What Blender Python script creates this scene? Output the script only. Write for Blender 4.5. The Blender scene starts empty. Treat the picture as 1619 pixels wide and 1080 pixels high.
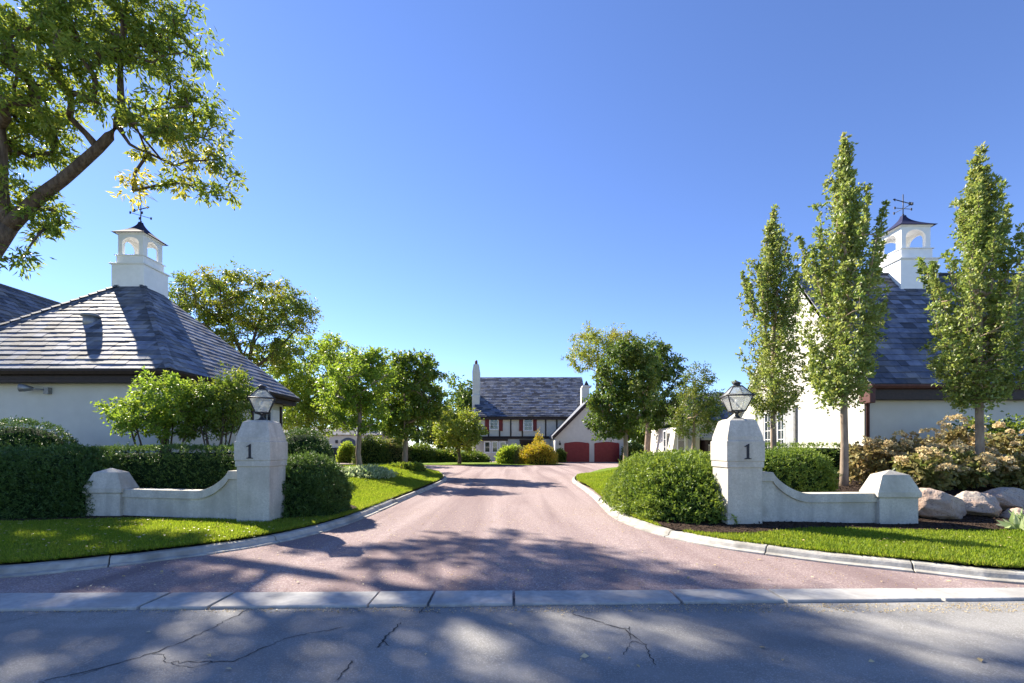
import bpy, math, random
import numpy as np
from mathutils import Vector, Matrix, noise as mnoise
from mathutils.geometry import delaunay_2d_cdt

R = math.radians
scene = bpy.context.scene
col = scene.collection
rng = np.random.default_rng(7)
random.seed(7)

# ------------------------------------------------------------------ camera, sky, sun
F = 720.0; HZ = 708.0; CX = 809.5; EYE = 1.5
cam_d = bpy.data.cameras.new('camera')
cam = bpy.data.objects.new('camera', cam_d); col.objects.link(cam)
cam.location = (0, 0, EYE); cam.rotation_euler = (R(90), 0, 0)
cam_d.sensor_width = 36; cam_d.lens = 36 * F / 1619
cam_d.shift_y = (HZ - 540) / 1619
cam_d.clip_start = 0.1; cam_d.clip_end = 6000
scene.camera = cam

SUN_AZ = (-0.745, 0.667); SUN_EL = R(37.5)
SUN_ROT = math.atan2(SUN_AZ[0], SUN_AZ[1])
world = bpy.data.worlds.new('World'); scene.world = world; world.use_nodes = True
wn = world.node_tree.nodes; wl = world.node_tree.links
bg = wn['Background']
sky = wn.new('ShaderNodeTexSky'); sky.sky_type = 'NISHITA'; sky.sun_disc = False
sky.sun_elevation = SUN_EL; sky.sun_rotation = SUN_ROT
sky.altitude = 1500; sky.air_density = 0.9; sky.dust_density = 0.05; sky.ozone_density = 3.5
hs = wn.new('ShaderNodeHueSaturation'); hs.inputs['Saturation'].default_value = 1.08; hs.inputs['Hue'].default_value = 0.511
wl.new(sky.outputs[0], hs.inputs['Color']); wl.new(hs.outputs[0], bg.inputs[0]); bg.inputs[1].default_value = 0.092
sun_d = bpy.data.lights.new('sun', 'SUN'); sun_d.energy = 5.0; sun_d.angle = R(0.53); sun_d.color = (1, 0.91, 0.77)
sun = bpy.data.objects.new('sun', sun_d); col.objects.link(sun)
sdir = Vector((SUN_AZ[0] * math.cos(SUN_EL), SUN_AZ[1] * math.cos(SUN_EL), math.sin(SUN_EL)))
sun.rotation_euler = sdir.to_track_quat('Z', 'Y').to_euler()
vs = scene.view_settings
vs.view_transform = 'Standard'; vs.look = 'None'; vs.exposure = 1.6; vs.gamma = 1.0; vs.use_curve_mapping = False
scene.cycles.max_bounces = 8; scene.cycles.transparent_max_bounces = 12

def at(px, py, D):
    return Vector(((px - CX) / F * D, D, EYE + (HZ - py) / F * D))

# ------------------------------------------------------------------ materials
MATS = {}
def new_mat(name):
    m = bpy.data.materials.new(name); m.use_nodes = True
    MATS[name] = m
    nt = m.node_tree
    return m, nt.nodes, nt.links, nt.nodes['Principled BSDF']

def mat_noise(name, a, b, scale=8, detail=4, rough=0.8, bump=0.2, bscale=None, bdist=0.01, c=None, cscale=1.0, cfac=0.4, spec=0.3, metallic=0.0, speck=None, stretch=None, obj_var=0.0):
    m, N, L, bs = new_mat(name)
    geo = N.new('ShaderNodeNewGeometry')
    vec = geo.outputs['Position']
    if stretch:
        mp = N.new('ShaderNodeMapping'); mp.inputs['Scale'].default_value = stretch
        L.new(vec, mp.inputs[0]); vec = mp.outputs[0]
    n = N.new('ShaderNodeTexNoise'); n.inputs['Scale'].default_value = scale; n.inputs['Detail'].default_value = detail
    L.new(vec, n.inputs['Vector'])
    rp = N.new('ShaderNodeValToRGB'); e = rp.color_ramp.elements
    e[0].position = 0.3; e[1].position = 0.7
    e[0].color = (*a, 1); e[1].color = (*b, 1)
    L.new(n.outputs[0], rp.inputs[0]); out = rp.outputs[0]
    if c:
        n2 = N.new('ShaderNodeTexNoise'); n2.inputs['Scale'].default_value = cscale; n2.inputs['Detail'].default_value = 3
        L.new(vec, n2.inputs['Vector'])
        mr = N.new('ShaderNodeMapRange'); mr.inputs[1].default_value = 0.45; mr.inputs[2].default_value = 0.7; mr.inputs[4].default_value = cfac
        L.new(n2.outputs[0], mr.inputs[0])
        mx = N.new('ShaderNodeMix'); mx.data_type = 'RGBA'
        L.new(mr.outputs[0], mx.inputs[0]); L.new(out, mx.inputs[6]); mx.inputs[7].default_value = (*c, 1); out = mx.outputs[2]
    if speck:   # (colour, scale, threshold)
        v = N.new('ShaderNodeTexVoronoi'); v.inputs['Scale'].default_value = speck[1]
        L.new(vec, v.inputs['Vector'])
        sp = N.new('ShaderNodeSeparateColor'); L.new(v.outputs['Color'], sp.inputs[0])
        mr = N.new('ShaderNodeMapRange'); mr.inputs[1].default_value = speck[2]; mr.inputs[2].default_value = speck[2] + 0.12; mr.inputs[4].default_value = 0.8
        L.new(sp.outputs[0], mr.inputs[0])
        mx = N.new('ShaderNodeMix'); mx.data_type = 'RGBA'
        L.new(mr.outputs[0], mx.inputs[0]); L.new(out, mx.inputs[6]); mx.inputs[7].default_value = (*speck[0], 1); out = mx.outputs[2]
    if obj_var:
        oi = N.new('ShaderNodeObjectInfo')
        ad = N.new('ShaderNodeMath'); ad.operation = 'ADD'; L.new(oi.outputs['Random'], ad.inputs[0]); L.new(geo.outputs['Random Per Island'], ad.inputs[1])
        fr = N.new('ShaderNodeMath'); fr.operation = 'FRACT'; L.new(ad.outputs[0], fr.inputs[0])
        mr = N.new('ShaderNodeMapRange'); mr.inputs[3].default_value = 1 - obj_var; mr.inputs[4].default_value = 1 + obj_var
        L.new(fr.outputs[0], mr.inputs[0])
        hs = N.new('ShaderNodeHueSaturation'); L.new(mr.outputs[0], hs.inputs['Value']); L.new(out, hs.inputs['Color']); out = hs.outputs[0]
    L.new(out, bs.inputs['Base Color'])
    bs.inputs['Roughness'].default_value = rough
    bs.inputs['Specular IOR Level'].default_value = spec
    bs.inputs['Metallic'].default_value = metallic
    if bump:
        nb = N.new('ShaderNodeTexNoise'); nb.inputs['Scale'].default_value = bscale or scale * 3; nb.inputs['Detail'].default_value = 3
        L.new(vec, nb.inputs['Vector'])
        bp = N.new('ShaderNodeBump'); bp.inputs['Strength'].default_value = bump; bp.inputs['Distance'].default_value = bdist
        L.new(nb.outputs[0], bp.inputs['Height']); L.new(bp.outputs[0], bs.inputs['Normal'])
    return m

def add_streaks(m, stretch, dark, fac):
    N = m.node_tree.nodes; L = m.node_tree.links; bs = N['Principled BSDF']; src = bs.inputs['Base Color'].links[0].from_socket
    g = N.new('ShaderNodeNewGeometry'); mp = N.new('ShaderNodeMapping'); mp.inputs['Scale'].default_value = stretch; L.new(g.outputs['Position'], mp.inputs[0])
    n = N.new('ShaderNodeTexNoise'); n.inputs['Scale'].default_value = 1.0; n.inputs['Detail'].default_value = 5; n.inputs['Distortion'].default_value = 0.6; L.new(mp.outputs[0], n.inputs['Vector'])
    mr = N.new('ShaderNodeMapRange'); mr.inputs[1].default_value = 0.42; mr.inputs[2].default_value = 0.68; mr.inputs[4].default_value = fac; L.new(n.outputs[0], mr.inputs[0])
    mx = N.new('ShaderNodeMix'); mx.data_type = 'RGBA'; L.new(mr.outputs[0], mx.inputs[0]); L.new(src, mx.inputs[6]); mx.inputs[7].default_value = (*dark, 1); L.new(mx.outputs[2], bs.inputs['Base Color'])

def mat_leaf(name, a, b, yel=(0.35, 0.26, 0.03), trans=0.4, tcol=None, rough=0.45, spec=0.35):
    """leaf: per-leaf colour between a and b, autumn tint from the leaf's own attribute, light through the blade"""
    m, N, L, bs = new_mat(name)
    geo = N.new('ShaderNodeNewGeometry')
    mx = N.new('ShaderNodeMix'); mx.data_type = 'RGBA'
    L.new(geo.outputs['Random Per Island'], mx.inputs[0]); mx.inputs[6].default_value = (*a, 1); mx.inputs[7].default_value = (*b, 1)
    at_ = N.new('ShaderNodeAttribute'); at_.attribute_name = 'tint'
    m2 = N.new('ShaderNodeMix'); m2.data_type = 'RGBA'
    L.new(at_.outputs['Fac'], m2.inputs[0]); L.new(mx.outputs[2], m2.inputs[6]); m2.inputs[7].default_value = (*yel, 1)
    L.new(m2.outputs[2], bs.inputs['Base Color'])
    bs.inputs['Roughness'].default_value = rough; bs.inputs['Specular IOR Level'].default_value = spec
    tr = N.new('ShaderNodeBsdfTranslucent')
    hs = N.new('ShaderNodeHueSaturation'); hs.inputs['Hue'].default_value = 0.485; hs.inputs['Value'].default_value = 2.0; hs.inputs['Saturation'].default_value = 1.05
    L.new(m2.outputs[2], hs.inputs['Color']); L.new(hs.outputs[0], tr.inputs[0])
    ms = N.new('ShaderNodeMixShader'); ms.inputs[0].default_value = trans
    L.new(bs.outputs[0], ms.inputs[1]); L.new(tr.outputs[0], ms.inputs[2])
    L.new(ms.outputs[0], N['Material Output'].inputs[0])
    return m

asphalt = mat_noise('asphalt', (0.195, 0.19, 0.18), (0.28, 0.272, 0.258), 3, 6, 0.85, 0.7, 160, 0.006, c=(0.16, 0.155, 0.147), cscale=0.7, cfac=0.55, speck=((0.33, 0.33, 0.32), 130, 0.74))
gravel = mat_noise('red_gravel', (0.225, 0.165, 0.163), (0.35, 0.275, 0.262), 60, 6, 0.95, 1.0, 110, 0.010, c=(0.265, 0.195, 0.183), cscale=0.5, cfac=0.7, speck=((0.46, 0.39, 0.36), 75, 0.72), spec=0.15)
add_streaks(gravel, (1.3, 0.07, 1), (0.17, 0.122, 0.122), 0.8)
add_streaks(asphalt, (0.35, 1.6, 1), (0.125, 0.128, 0.132), 0.5)
concrete = mat_noise('concrete', (0.33, 0.315, 0.28), (0.47, 0.45, 0.40), 9, 8, 0.92, 0.6, 45, 0.006, c=(0.20, 0.19, 0.165), cscale=2.6, cfac=0.85, obj_var=0.08)
concrete_strip = mat_noise('pale_concrete', (0.33, 0.325, 0.31), (0.46, 0.45, 0.43), 14, 8, 0.9, 0.5, 60, 0.005, c=(0.25, 0.24, 0.225), cscale=2.2, cfac=0.75, obj_var=0.06)
stone = mat_noise('cast_stone', (0.50, 0.47, 0.40), (0.62, 0.585, 0.51), 24, 6, 0.92, 0.8, 110, 0.006, c=(0.36, 0.335, 0.28), cscale=2.2, cfac=0.7, speck=((0.40, 0.37, 0.31), 110, 0.84), spec=0.15)
stucco = mat_noise('white_stucco', (0.57, 0.55, 0.485), (0.63, 0.61, 0.54), 3, 5, 0.95, 0.35, 45, 0.004, c=(0.53, 0.51, 0.45), cscale=0.6, cfac=0.5, spec=0.15)
paint_white = mat_noise('white_paint', (0.76, 0.76, 0.75), (0.82, 0.82, 0.81), 5, 3, 0.5, 0.05, 30, 0.002, c=(0.70, 0.70, 0.69), cscale=1.5, cfac=0.4)
brown = mat_noise('dark_brown_wood', (0.022, 0.013, 0.011), (0.040, 0.024, 0.02), 14, 4, 0.55, 0.15, 40, 0.003)
redbrown = mat_noise('red_brown_wood', (0.075, 0.03, 0.026), (0.11, 0.046, 0.04), 10, 4, 0.6, 0.15, 40, 0.003)
slate = mat_noise('slate', (0.065, 0.082, 0.13), (0.135, 0.155, 0.205), 5, 6, 0.68, 0.5, 26, 0.008, c=(0.21, 0.205, 0.19), cscale=1.1, cfac=0.6, spec=0.35, obj_var=0.6)
slate_deck = mat_noise('roof_underlay', (0.03, 0.032, 0.04), (0.05, 0.052, 0.06), 5, 3, 0.9, 0)
copper = mat_noise('dark_blue_metal', (0.02, 0.022, 0.06), (0.035, 0.04, 0.09), 6, 4, 0.85, 0.1, 12, 0.004, spec=0.1)
iron = mat_noise('black_iron', (0.012, 0.012, 0.014), (0.03, 0.03, 0.032), 30, 4, 0.5, 0.2, 80, 0.002, spec=0.5)
bark = mat_noise('bark', (0.06, 0.042, 0.032), (0.16, 0.12, 0.09), 9, 6, 0.95, 1.0, 22, 0.04, stretch=(1, 1, 0.25), spec=0.1)
bark_pale = mat_noise('pale_bark', (0.20, 0.15, 0.11), (0.34, 0.27, 0.20), 12, 6, 0.9, 0.7, 30, 0.01, stretch=(1, 1, 0.3), spec=0.1)
twig = mat_noise('twig_bark', (0.05, 0.035, 0.025), (0.10, 0.07, 0.05), 20, 3, 0.9, 0)
lawn_m = mat_noise('lawn_green', (0.10, 0.165, 0.014), (0.17, 0.24, 0.024), 16, 6, 0.9, 1.0, 60, 0.03, c=(0.14, 0.19, 0.025), cscale=1.2, cfac=0.5, spec=0.1)
meadow = mat_noise('far_grass', (0.05, 0.09, 0.015), (0.09, 0.14, 0.025), 3, 5, 0.95, 0.5, 20, 0.03)
mulch = mat_noise('mulch', (0.018, 0.012, 0.009), (0.085, 0.058, 0.042), 26, 8, 0.95, 1.0, 38, 0.06, spec=0.1)
boulder_m = mat_noise('boulder_stone', (0.30, 0.21, 0.16), (0.46, 0.35, 0.28), 5, 8, 0.85, 0.8, 16, 0.03, c=(0.40, 0.36, 0.31), cscale=1.5, cfac=0.7, speck=((0.22, 0.16, 0.13), 60, 0.82), spec=0.25)
door_red = mat_noise('red_door_paint', (0.20, 0.022, 0.024), (0.24, 0.03, 0.03), 4, 3, 0.5, 0.08, 12, 0.004)
shutter_red = mat_noise('shutter_paint', (0.13, 0.02, 0.02), (0.17, 0.028, 0.026), 8, 3, 0.6, 0.1)
door_blue = mat_noise('blue_grey_paint', (0.06, 0.08, 0.12), (0.08, 0.10, 0.14), 6, 3, 0.55, 0.08)
dark_gate = mat_noise('black_paint', (0.012, 0.014, 0.02), (0.02, 0.022, 0.03), 6, 3, 0.5, 0.08)
grey_panel = mat_noise('grey_paint', (0.30, 0.31, 0.32), (0.36, 0.37, 0.38), 6, 3, 0.6, 0.08)
crack_m = mat_noise('crack_tar', (0.03, 0.03, 0.03), (0.075, 0.073, 0.07), 20, 3, 0.95, 0)
lead = mat_noise('grey_metal', (0.22, 0.22, 0.22), (0.32, 0.32, 0.31), 12, 3, 0.5, 0.1, metallic=0.5)
glass, N_, L_, b_ = new_mat('window_glass')
b_.inputs['Base Color'].default_value = (0.03, 0.04, 0.045, 1); b_.inputs['Roughness'].default_value = 0.04; b_.inputs['Specular IOR Level'].default_value = 0.8
lampglass, N_, L_, b_ = new_mat('lantern_glass')
b_.inputs['Base Color'].default_value = (0.75, 0.75, 0.72, 1); b_.inputs['Roughness'].default_value = 0.15
tp = N_.new('ShaderNodeBsdfTransparent'); tp.inputs[0].default_value = (0.92, 0.93, 0.92, 1)
tl = N_.new('ShaderNodeBsdfTranslucent'); tl.inputs[0].default_value = (0.8, 0.8, 0.77, 1)
m1 = N_.new('ShaderNodeMixShader'); m1.inputs[0].default_value = 0.55
m2 = N_.new('ShaderNodeMixShader'); m2.inputs[0].default_value = 0.68
L_.new(b_.outputs[0], m1.inputs[1]); L_.new(tl.outputs[0], m1.inputs[2])
L_.new(m1.outputs[0], m2.inputs[1]); L_.new(tp.outputs[0], m2.inputs[2]); L_.new(m2.outputs[0], N_['Material Output'].inputs[0])

lf_ash = mat_leaf('ash_leaf', (0.07, 0.125, 0.018), (0.15, 0.22, 0.034), (0.34, 0.32, 0.05), 0.45)
lf_maple = mat_leaf('maple_leaf', (0.055, 0.115, 0.016), (0.125, 0.195, 0.028), (0.26, 0.24, 0.03), 0.35)
lf_dark = mat_leaf('dark_leaf', (0.042, 0.09, 0.016), (0.095, 0.16, 0.028), (0.2, 0.2, 0.03), 0.3)
lf_horn = mat_leaf('columnar_leaf', (0.085, 0.15, 0.026), (0.20, 0.285, 0.06), (0.36, 0.34, 0.11), 0.38, spec=0.6)
lf_yel = mat_leaf('yellow_green_leaf', (0.09, 0.155, 0.02), (0.19, 0.25, 0.035), (0.42, 0.28, 0.05), 0.4)
lf_yew = mat_leaf('yew_needle', (0.025, 0.065, 0.016), (0.065, 0.125, 0.028), (0.15, 0.23, 0.04), 0.2)
lf_box = mat_leaf('bright_yew_needle', (0.05, 0.11, 0.016), (0.12, 0.20, 0.03), (0.27, 0.34, 0.05), 0.25)
lf_hyd = mat_leaf('hydrangea_leaf', (0.09, 0.13, 0.03), (0.18, 0.21, 0.055), (0.30, 0.215, 0.10), 0.3)
lf_gold = mat_leaf('gold_needle', (0.22, 0.24, 0.02), (0.40, 0.36, 0.03), (0.45, 0.22, 0.06), 0.3)
lf_mag = mat_leaf('light_shrub_leaf', (0.09, 0.17, 0.02), (0.20, 0.30, 0.04), (0.34, 0.33, 0.05), 0.42)
petal = mat_leaf('dried_flower', (0.46, 0.42, 0.20), (0.66, 0.58, 0.34), (0.52, 0.32, 0.22), 0.3)
hosta_m = mat_leaf('variegated_leaf', (0.08, 0.18, 0.04), (0.45, 0.52, 0.30), (0.5, 0.5, 0.3), 0.3)
dry_leaf = mat_leaf('fallen_leaf', (0.40, 0.30, 0.12), (0.62, 0.52, 0.32), (0.3, 0.2, 0.05), 0.15)
grass_m = mat_leaf('grass_blade', (0.075, 0.14, 0.012), (0.20, 0.29, 0.026), (0.34, 0.32, 0.07), 0.4, spec=0.2)
core_m = mat_noise('shade_core', (0.008, 0.018, 0.006), (0.02, 0.04, 0.012), 12, 4, 0.95, 0.8, 20, 0.06, spec=0.05)  # near-black green: the shade deep inside a hedge, put into the colour

add_streaks(stone, (5, 5, 0.5), (0.33, 0.31, 0.27), 0.5)
add_streaks(stucco, (2.5, 2.5, 0.25), (0.58, 0.56, 0.52), 0.35)
add_streaks(concrete_strip, (2.2, 1.0, 1), (0.30, 0.29, 0.27), 0.5)
# ------------------------------------------------------------------ object helpers
def props(o, label=None, cat=None, group=None, kind=None):
    if label: o['label'] = label
    if cat: o['category'] = cat
    if group: o['group'] = group
    if kind: o['kind'] = kind
    return o
def thing(name, label, cat, loc=(0, 0, 0), group=None, kind=None):
    o = bpy.data.objects.new(name, None); col.objects.link(o)
    o.location = loc; o.empty_display_size = 0.2
    return props(o, label, cat, group, kind)
def wloc(o):
    v = Vector((0, 0, 0))
    while o: v += o.location; o = o.parent
    return v
def link(name, me, parent=None, loc=None, mat=None):
    """mesh in world coordinates (loc None) or about loc"""
    o = bpy.data.objects.new(name, me); col.objects.link(o)
    if mat and not me.materials: me.materials.append(mat)
    p = Vector(loc) if loc is not None else Vector((0, 0, 0))
    if parent:
        o.location = p - wloc(parent); o.parent = parent
    else: o.location = p
    return o

def np_mesh(name, verts, faces, smooth=False):
    verts = np.asarray(verts, np.float32).reshape(-1, 3); faces = np.asarray(faces, np.int32)
    k = faces.shape[1]; me = bpy.data.meshes.new(name)
    me.vertices.add(len(verts)); me.vertices.foreach_set('co', verts.ravel())
    me.loops.add(faces.size); me.loops.foreach_set('vertex_index', faces.ravel())
    me.polygons.add(len(faces)); me.polygons.foreach_set('loop_start', np.arange(0, faces.size, k, dtype=np.int32))
    if smooth: me.polygons.foreach_set('use_smooth', np.ones(len(faces), bool))
    me.update(calc_edges=True)
    return me

class B:
    def __init__(s): s.v = []; s.f = []; s.sm = []
    def add(s, vs, fs, smooth=False):
        n = len(s.v); s.v += [tuple(p) for p in vs]
        for f in fs: s.f.append(tuple(i + n for i in f)); s.sm.append(smooth)
        return s
    def box(s, x0, x1, y0, y1, z0, z1):
        v = [(x, y, z) for z in (z0, z1) for y in (y0, y1) for x in (x0, x1)]
        return s.add(v, [(0, 2, 3, 1), (4, 5, 7, 6), (0, 1, 5, 4), (2, 6, 7, 3), (0, 4, 6, 2), (1, 3, 7, 5)])
    def prism(s, pts, vec):
        """pts: 3D polygon, extruded by vec"""
        n = len(pts); a = [Vector(p) for p in pts]; b = [p + Vector(vec) for p in a]
        return s.add(a + b, [tuple(range(n))[::-1], tuple(range(n, 2 * n))] + [(i, (i + 1) % n, (i + 1) % n + n, i + n) for i in range(n)])
    def loft(s, rings, cap=True, smooth=False):
        n = len(rings[0]); v = [p for r in rings for p in r]; f = []
        for k in range(len(rings) - 1):
            for i in range(n):
                j = (i + 1) % n
                f.append((k * n + i, k * n + j, (k + 1) * n + j, (k + 1) * n + i))
        if cap:
            f.append(tuple(range(n))[::-1]); f.append(tuple(range((len(rings) - 1) * n, len(rings) * n)))
        return s.add(v, f, smooth)
    def square(s, cx, cy, prof, dx=1.0, dy=1.0):
        """prof: (z, half width)"""
        return s.loft([[(cx - h * dx, cy - h * dy, z), (cx + h * dx, cy - h * dy, z), (cx + h * dx, cy + h * dy, z), (cx - h * dx, cy + h * dy, z)] for z, h in prof])
    def lathe(s, cx, cy, prof, n=16):
        return s.loft([[(cx + r * math.cos(2 * math.pi * i / n), cy + r * math.sin(2 * math.pi * i / n), z) for i in range(n)] for z, r in prof], smooth=True)
    def tube(s, path, rad, n=6):
        path = [Vector(p) for p in path]; rings = []
        if not hasattr(rad, '__len__'): rad = [rad] * len(path)
        for i, p in enumerate(path):
            d = (path[min(i + 1, len(path) - 1)] - path[max(i - 1, 0)]).normalized()
            a = Vector((0, 0, 1)) if abs(d.z) < 0.9 else Vector((1, 0, 0))
            u = d.cross(a).normalized(); w = d.cross(u)
            rings.append([p + (u * math.cos(2 * math.pi * k / n) + w * math.sin(2 * math.pi * k / n)) * rad[i] for k in range(n)])
        return s.loft(rings, smooth=True)
    def build(s, name, mat, parent=None, bevel=0, loc=None):
        me = bpy.data.meshes.new(name); me.from_pydata(s.v, [], s.f)
        me.polygons.foreach_set('use_smooth', s.sm); me.update()
        import bmesh
        bm = bmesh.new(); bm.from_mesh(me); bmesh.ops.recalc_face_normals(bm, faces=bm.faces); bm.to_mesh(me); bm.free()
        o = link(name, me, parent, loc, mat)
        if bevel:
            md = o.modifiers.new('bevel', 'BEVEL'); md.width = bevel; md.segments = 2; md.limit_method = 'ANGLE'; md.angle_limit = R(35)
        return o
def bx(name, x0, x1, y0, y1, z0, z1, mat, parent, bevel=0):
    return B().box(x0, x1, y0, y1, z0, z1).build(name, mat, parent, bevel)

# ------------------------------------------------------------------ foliage helpers
def unit(a): return a / np.maximum(np.linalg.norm(a, axis=-1, keepdims=True), 1e-9)
def leaf_mesh(name, P, A, length, width, tint, mat, fold=0.25):
    """one folded rhombic blade per point P along axis A"""
    n = len(P); A = unit(A)
    S = unit(np.cross(A, rng.normal(size=(n, 3)))); U = np.cross(A, S)
    l = (length * rng.uniform(0.65, 1.25, n))[:, None]; w = (width * rng.uniform(0.7, 1.2, n))[:, None]
    base = P; tip = P + A * l + U * (-0.12 * l)
    mid = P + A * l * 0.45 + U * (fold * w * 0.5)
    V = np.stack([base, mid + S * w * 0.5, tip, mid - S * w * 0.5], 1).reshape(-1, 3)
    i = np.arange(n)[:, None] * 4
    Fc = np.concatenate([i + np.array([[0, 1, 2]]), i + np.array([[0, 2, 3]])], 0)
    me = np_mesh(name, V, Fc)
    a = me.attributes.new('tint', 'FLOAT', 'POINT')
    a.data.foreach_set('value', np.repeat(np.clip(tint, 0, 1), 4).astype(np.float32))
    me.materials.append(mat)
    return me

def clump_leaves(C, Rr, per, stretch=(1, 1, 0.8), twigs=9, droop=0.25, up=0.0):
    """leaves set along twigs that radiate from each clump centre"""
    Ps = []; As = []; Id = []
    for k, (c, r) in enumerate(zip(C, Rr)):
        d = unit(rng.normal(size=(twigs, 3)) + np.array([0, 0, up])); ln = r * rng.uniform(0.55, 1.15, twigs)
        m = max(4, int(per * rng.uniform(0.6, 1.3)))
        t = rng.integers(0, twigs, m); s = rng.uniform(0.15, 1, m) ** 0.7
        dd = d[t] * np.array(stretch)
        p = c + dd * (ln[t] * s)[:, None] + rng.normal(size=(m, 3)) * r * 0.13
        a = dd * 0.9 + rng.normal(size=(m, 3)) * 0.75 + np.array([0, 0, -droop])
        Ps.append(p); As.append(a); Id.append(np.full(m, k))
    return np.concatenate(Ps), np.concatenate(As), np.concatenate(Id)

def sample_lobes(lobes, n, shell=0.55, mind=0.0):
    vol = np.array([l[3] * l[4] * l[5] for l in lobes]); vol = vol ** 0.8 / (vol ** 0.8).sum()
    out = []; tries = 0
    while len(out) < n and tries < n * 30:
        tries += 1
        l = lobes[rng.choice(len(lobes), p=vol)]
        d = unit(rng.normal(size=3)); rr = rng.uniform(shell, 1.0) if rng.random() < 0.75 else rng.uniform(0, 1) ** 0.5
        p = np.array(l[:3]) + d * rr * np.array(l[3:6])
        if mind and out and np.min(np.linalg.norm(np.array(out) - p, axis=1)) < mind: continue
        out.append(p)
    return np.array(out)

def grow(trunks, C, tip=0.012, expo=0.47, up=0.8):
    """skeleton: the trunk polylines, then each clump joined to the nearest wood below it"""
    P = []; par = []; minr = []; paths = []
    for path, rad in trunks:
        if len(path) > 2:
            q = smooth_poly([tuple(p) + (r_,) for p, r_ in zip(path, rad)], 0.5); path, rad = q[:, :3], q[:, 3]
        ids = []
        for i, p in enumerate(path):
            p = np.array(p, float)
            if i == 0 and P:
                j = int(np.argmin(np.linalg.norm(np.array(P) - p, axis=1))); ids.append(j); continue
            par.append(ids[-1] if ids else -1); P.append(p); minr.append(rad[i]); ids.append(len(P) - 1)
        paths.append(ids)
    cen = np.mean([p for p in P], 0)
    for c in C[np.argsort(np.linalg.norm(C - np.array(P[len(P) // 2]), axis=1))]:
        A = np.array(P); dv = c - A
        cost = np.linalg.norm(dv, axis=1) + up * np.maximum(0, -dv[:, 2] + 0.1 * np.linalg.norm(dv, axis=1))
        cost[0] += 50
        j = int(np.argmin(cost)); L = np.linalg.norm(c - A[j]); n = max(2, min(5, int(L / 0.5)))
        side = rng.normal(size=3) * L * 0.07; ids = [j]
        for k in range(1, n + 1):
            t = k / n
            p = A[j] + (c - A[j]) * t + side * math.sin(math.pi * t) + np.array([0, 0, 0.10 * L * math.sin(math.pi * t) * (1 if up > 0 else -1)])
            par.append(ids[-1]); P.append(p); minr.append(tip); ids.append(len(P) - 1)
        paths.append(ids)
    cnt = np.zeros(len(P))
    for k in range(len(P) - 1, -1, -1):
        cnt[k] += 0.25
        if par[k] >= 0: cnt[par[k]] += cnt[k]
    r = tip * np.maximum(cnt * 4, 1) ** expo * 0.7; mr_ = np.array(minr); r = np.where(mr_ > tip, mr_, r)
    return P, paths, r

def make_tree(name, label, cat, base, trunks, lobes, n, cr, per, leaf, mat, bmat=None, group=None, stretch=(1, 1, 0.8), tint=None, tip=0.012, mind=0.0, twigs=9, droop=0.25, up=0.0, extra=None, shell=0.55, gup=0.8, crown_name='crown', radii=None):
    root = thing(name, label, cat, base, group)
    C = sample_lobes(lobes, n, shell, mind)
    if extra is not None: C = np.concatenate([C, np.array(extra)])
    P, paths, r = grow(trunks, C, tip, up=gup)
    nt = len(trunks)
    wb = B(); lb = B()
    for k, ids in enumerate(paths):
        rr = [r[i] for i in ids]
        if k >= nt: rr[0] = min(rr[0], rr[1] * 1.4)
        (wb if k < nt else lb).tube([P[i] for i in ids], rr, 10 if k < nt else 5)
    tr = wb.build('trunk', bmat or bark, root)
    if lb.v: lb.build('branches', bmat or bark, root)['kind'] = 'stuff'
    Rr = cr * rng.uniform(0.7, 1.3, len(C)) if radii is None else radii * rng.uniform(.8, 1.3, len(C))
    Pl, Al, Id = clump_leaves(C, Rr, per, stretch, twigs, droop, up)
    tt = np.zeros(len(Pl))
    if tint is not None:
        ct = np.array([tint(c) for c in C]); tt = ct[Id] + rng.normal(size=len(Pl)) * 0.12
    me = leaf_mesh(crown_name, Pl, Al, leaf[0], leaf[1], tt, mat)
    link(crown_name, me, root)
    return root

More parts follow.
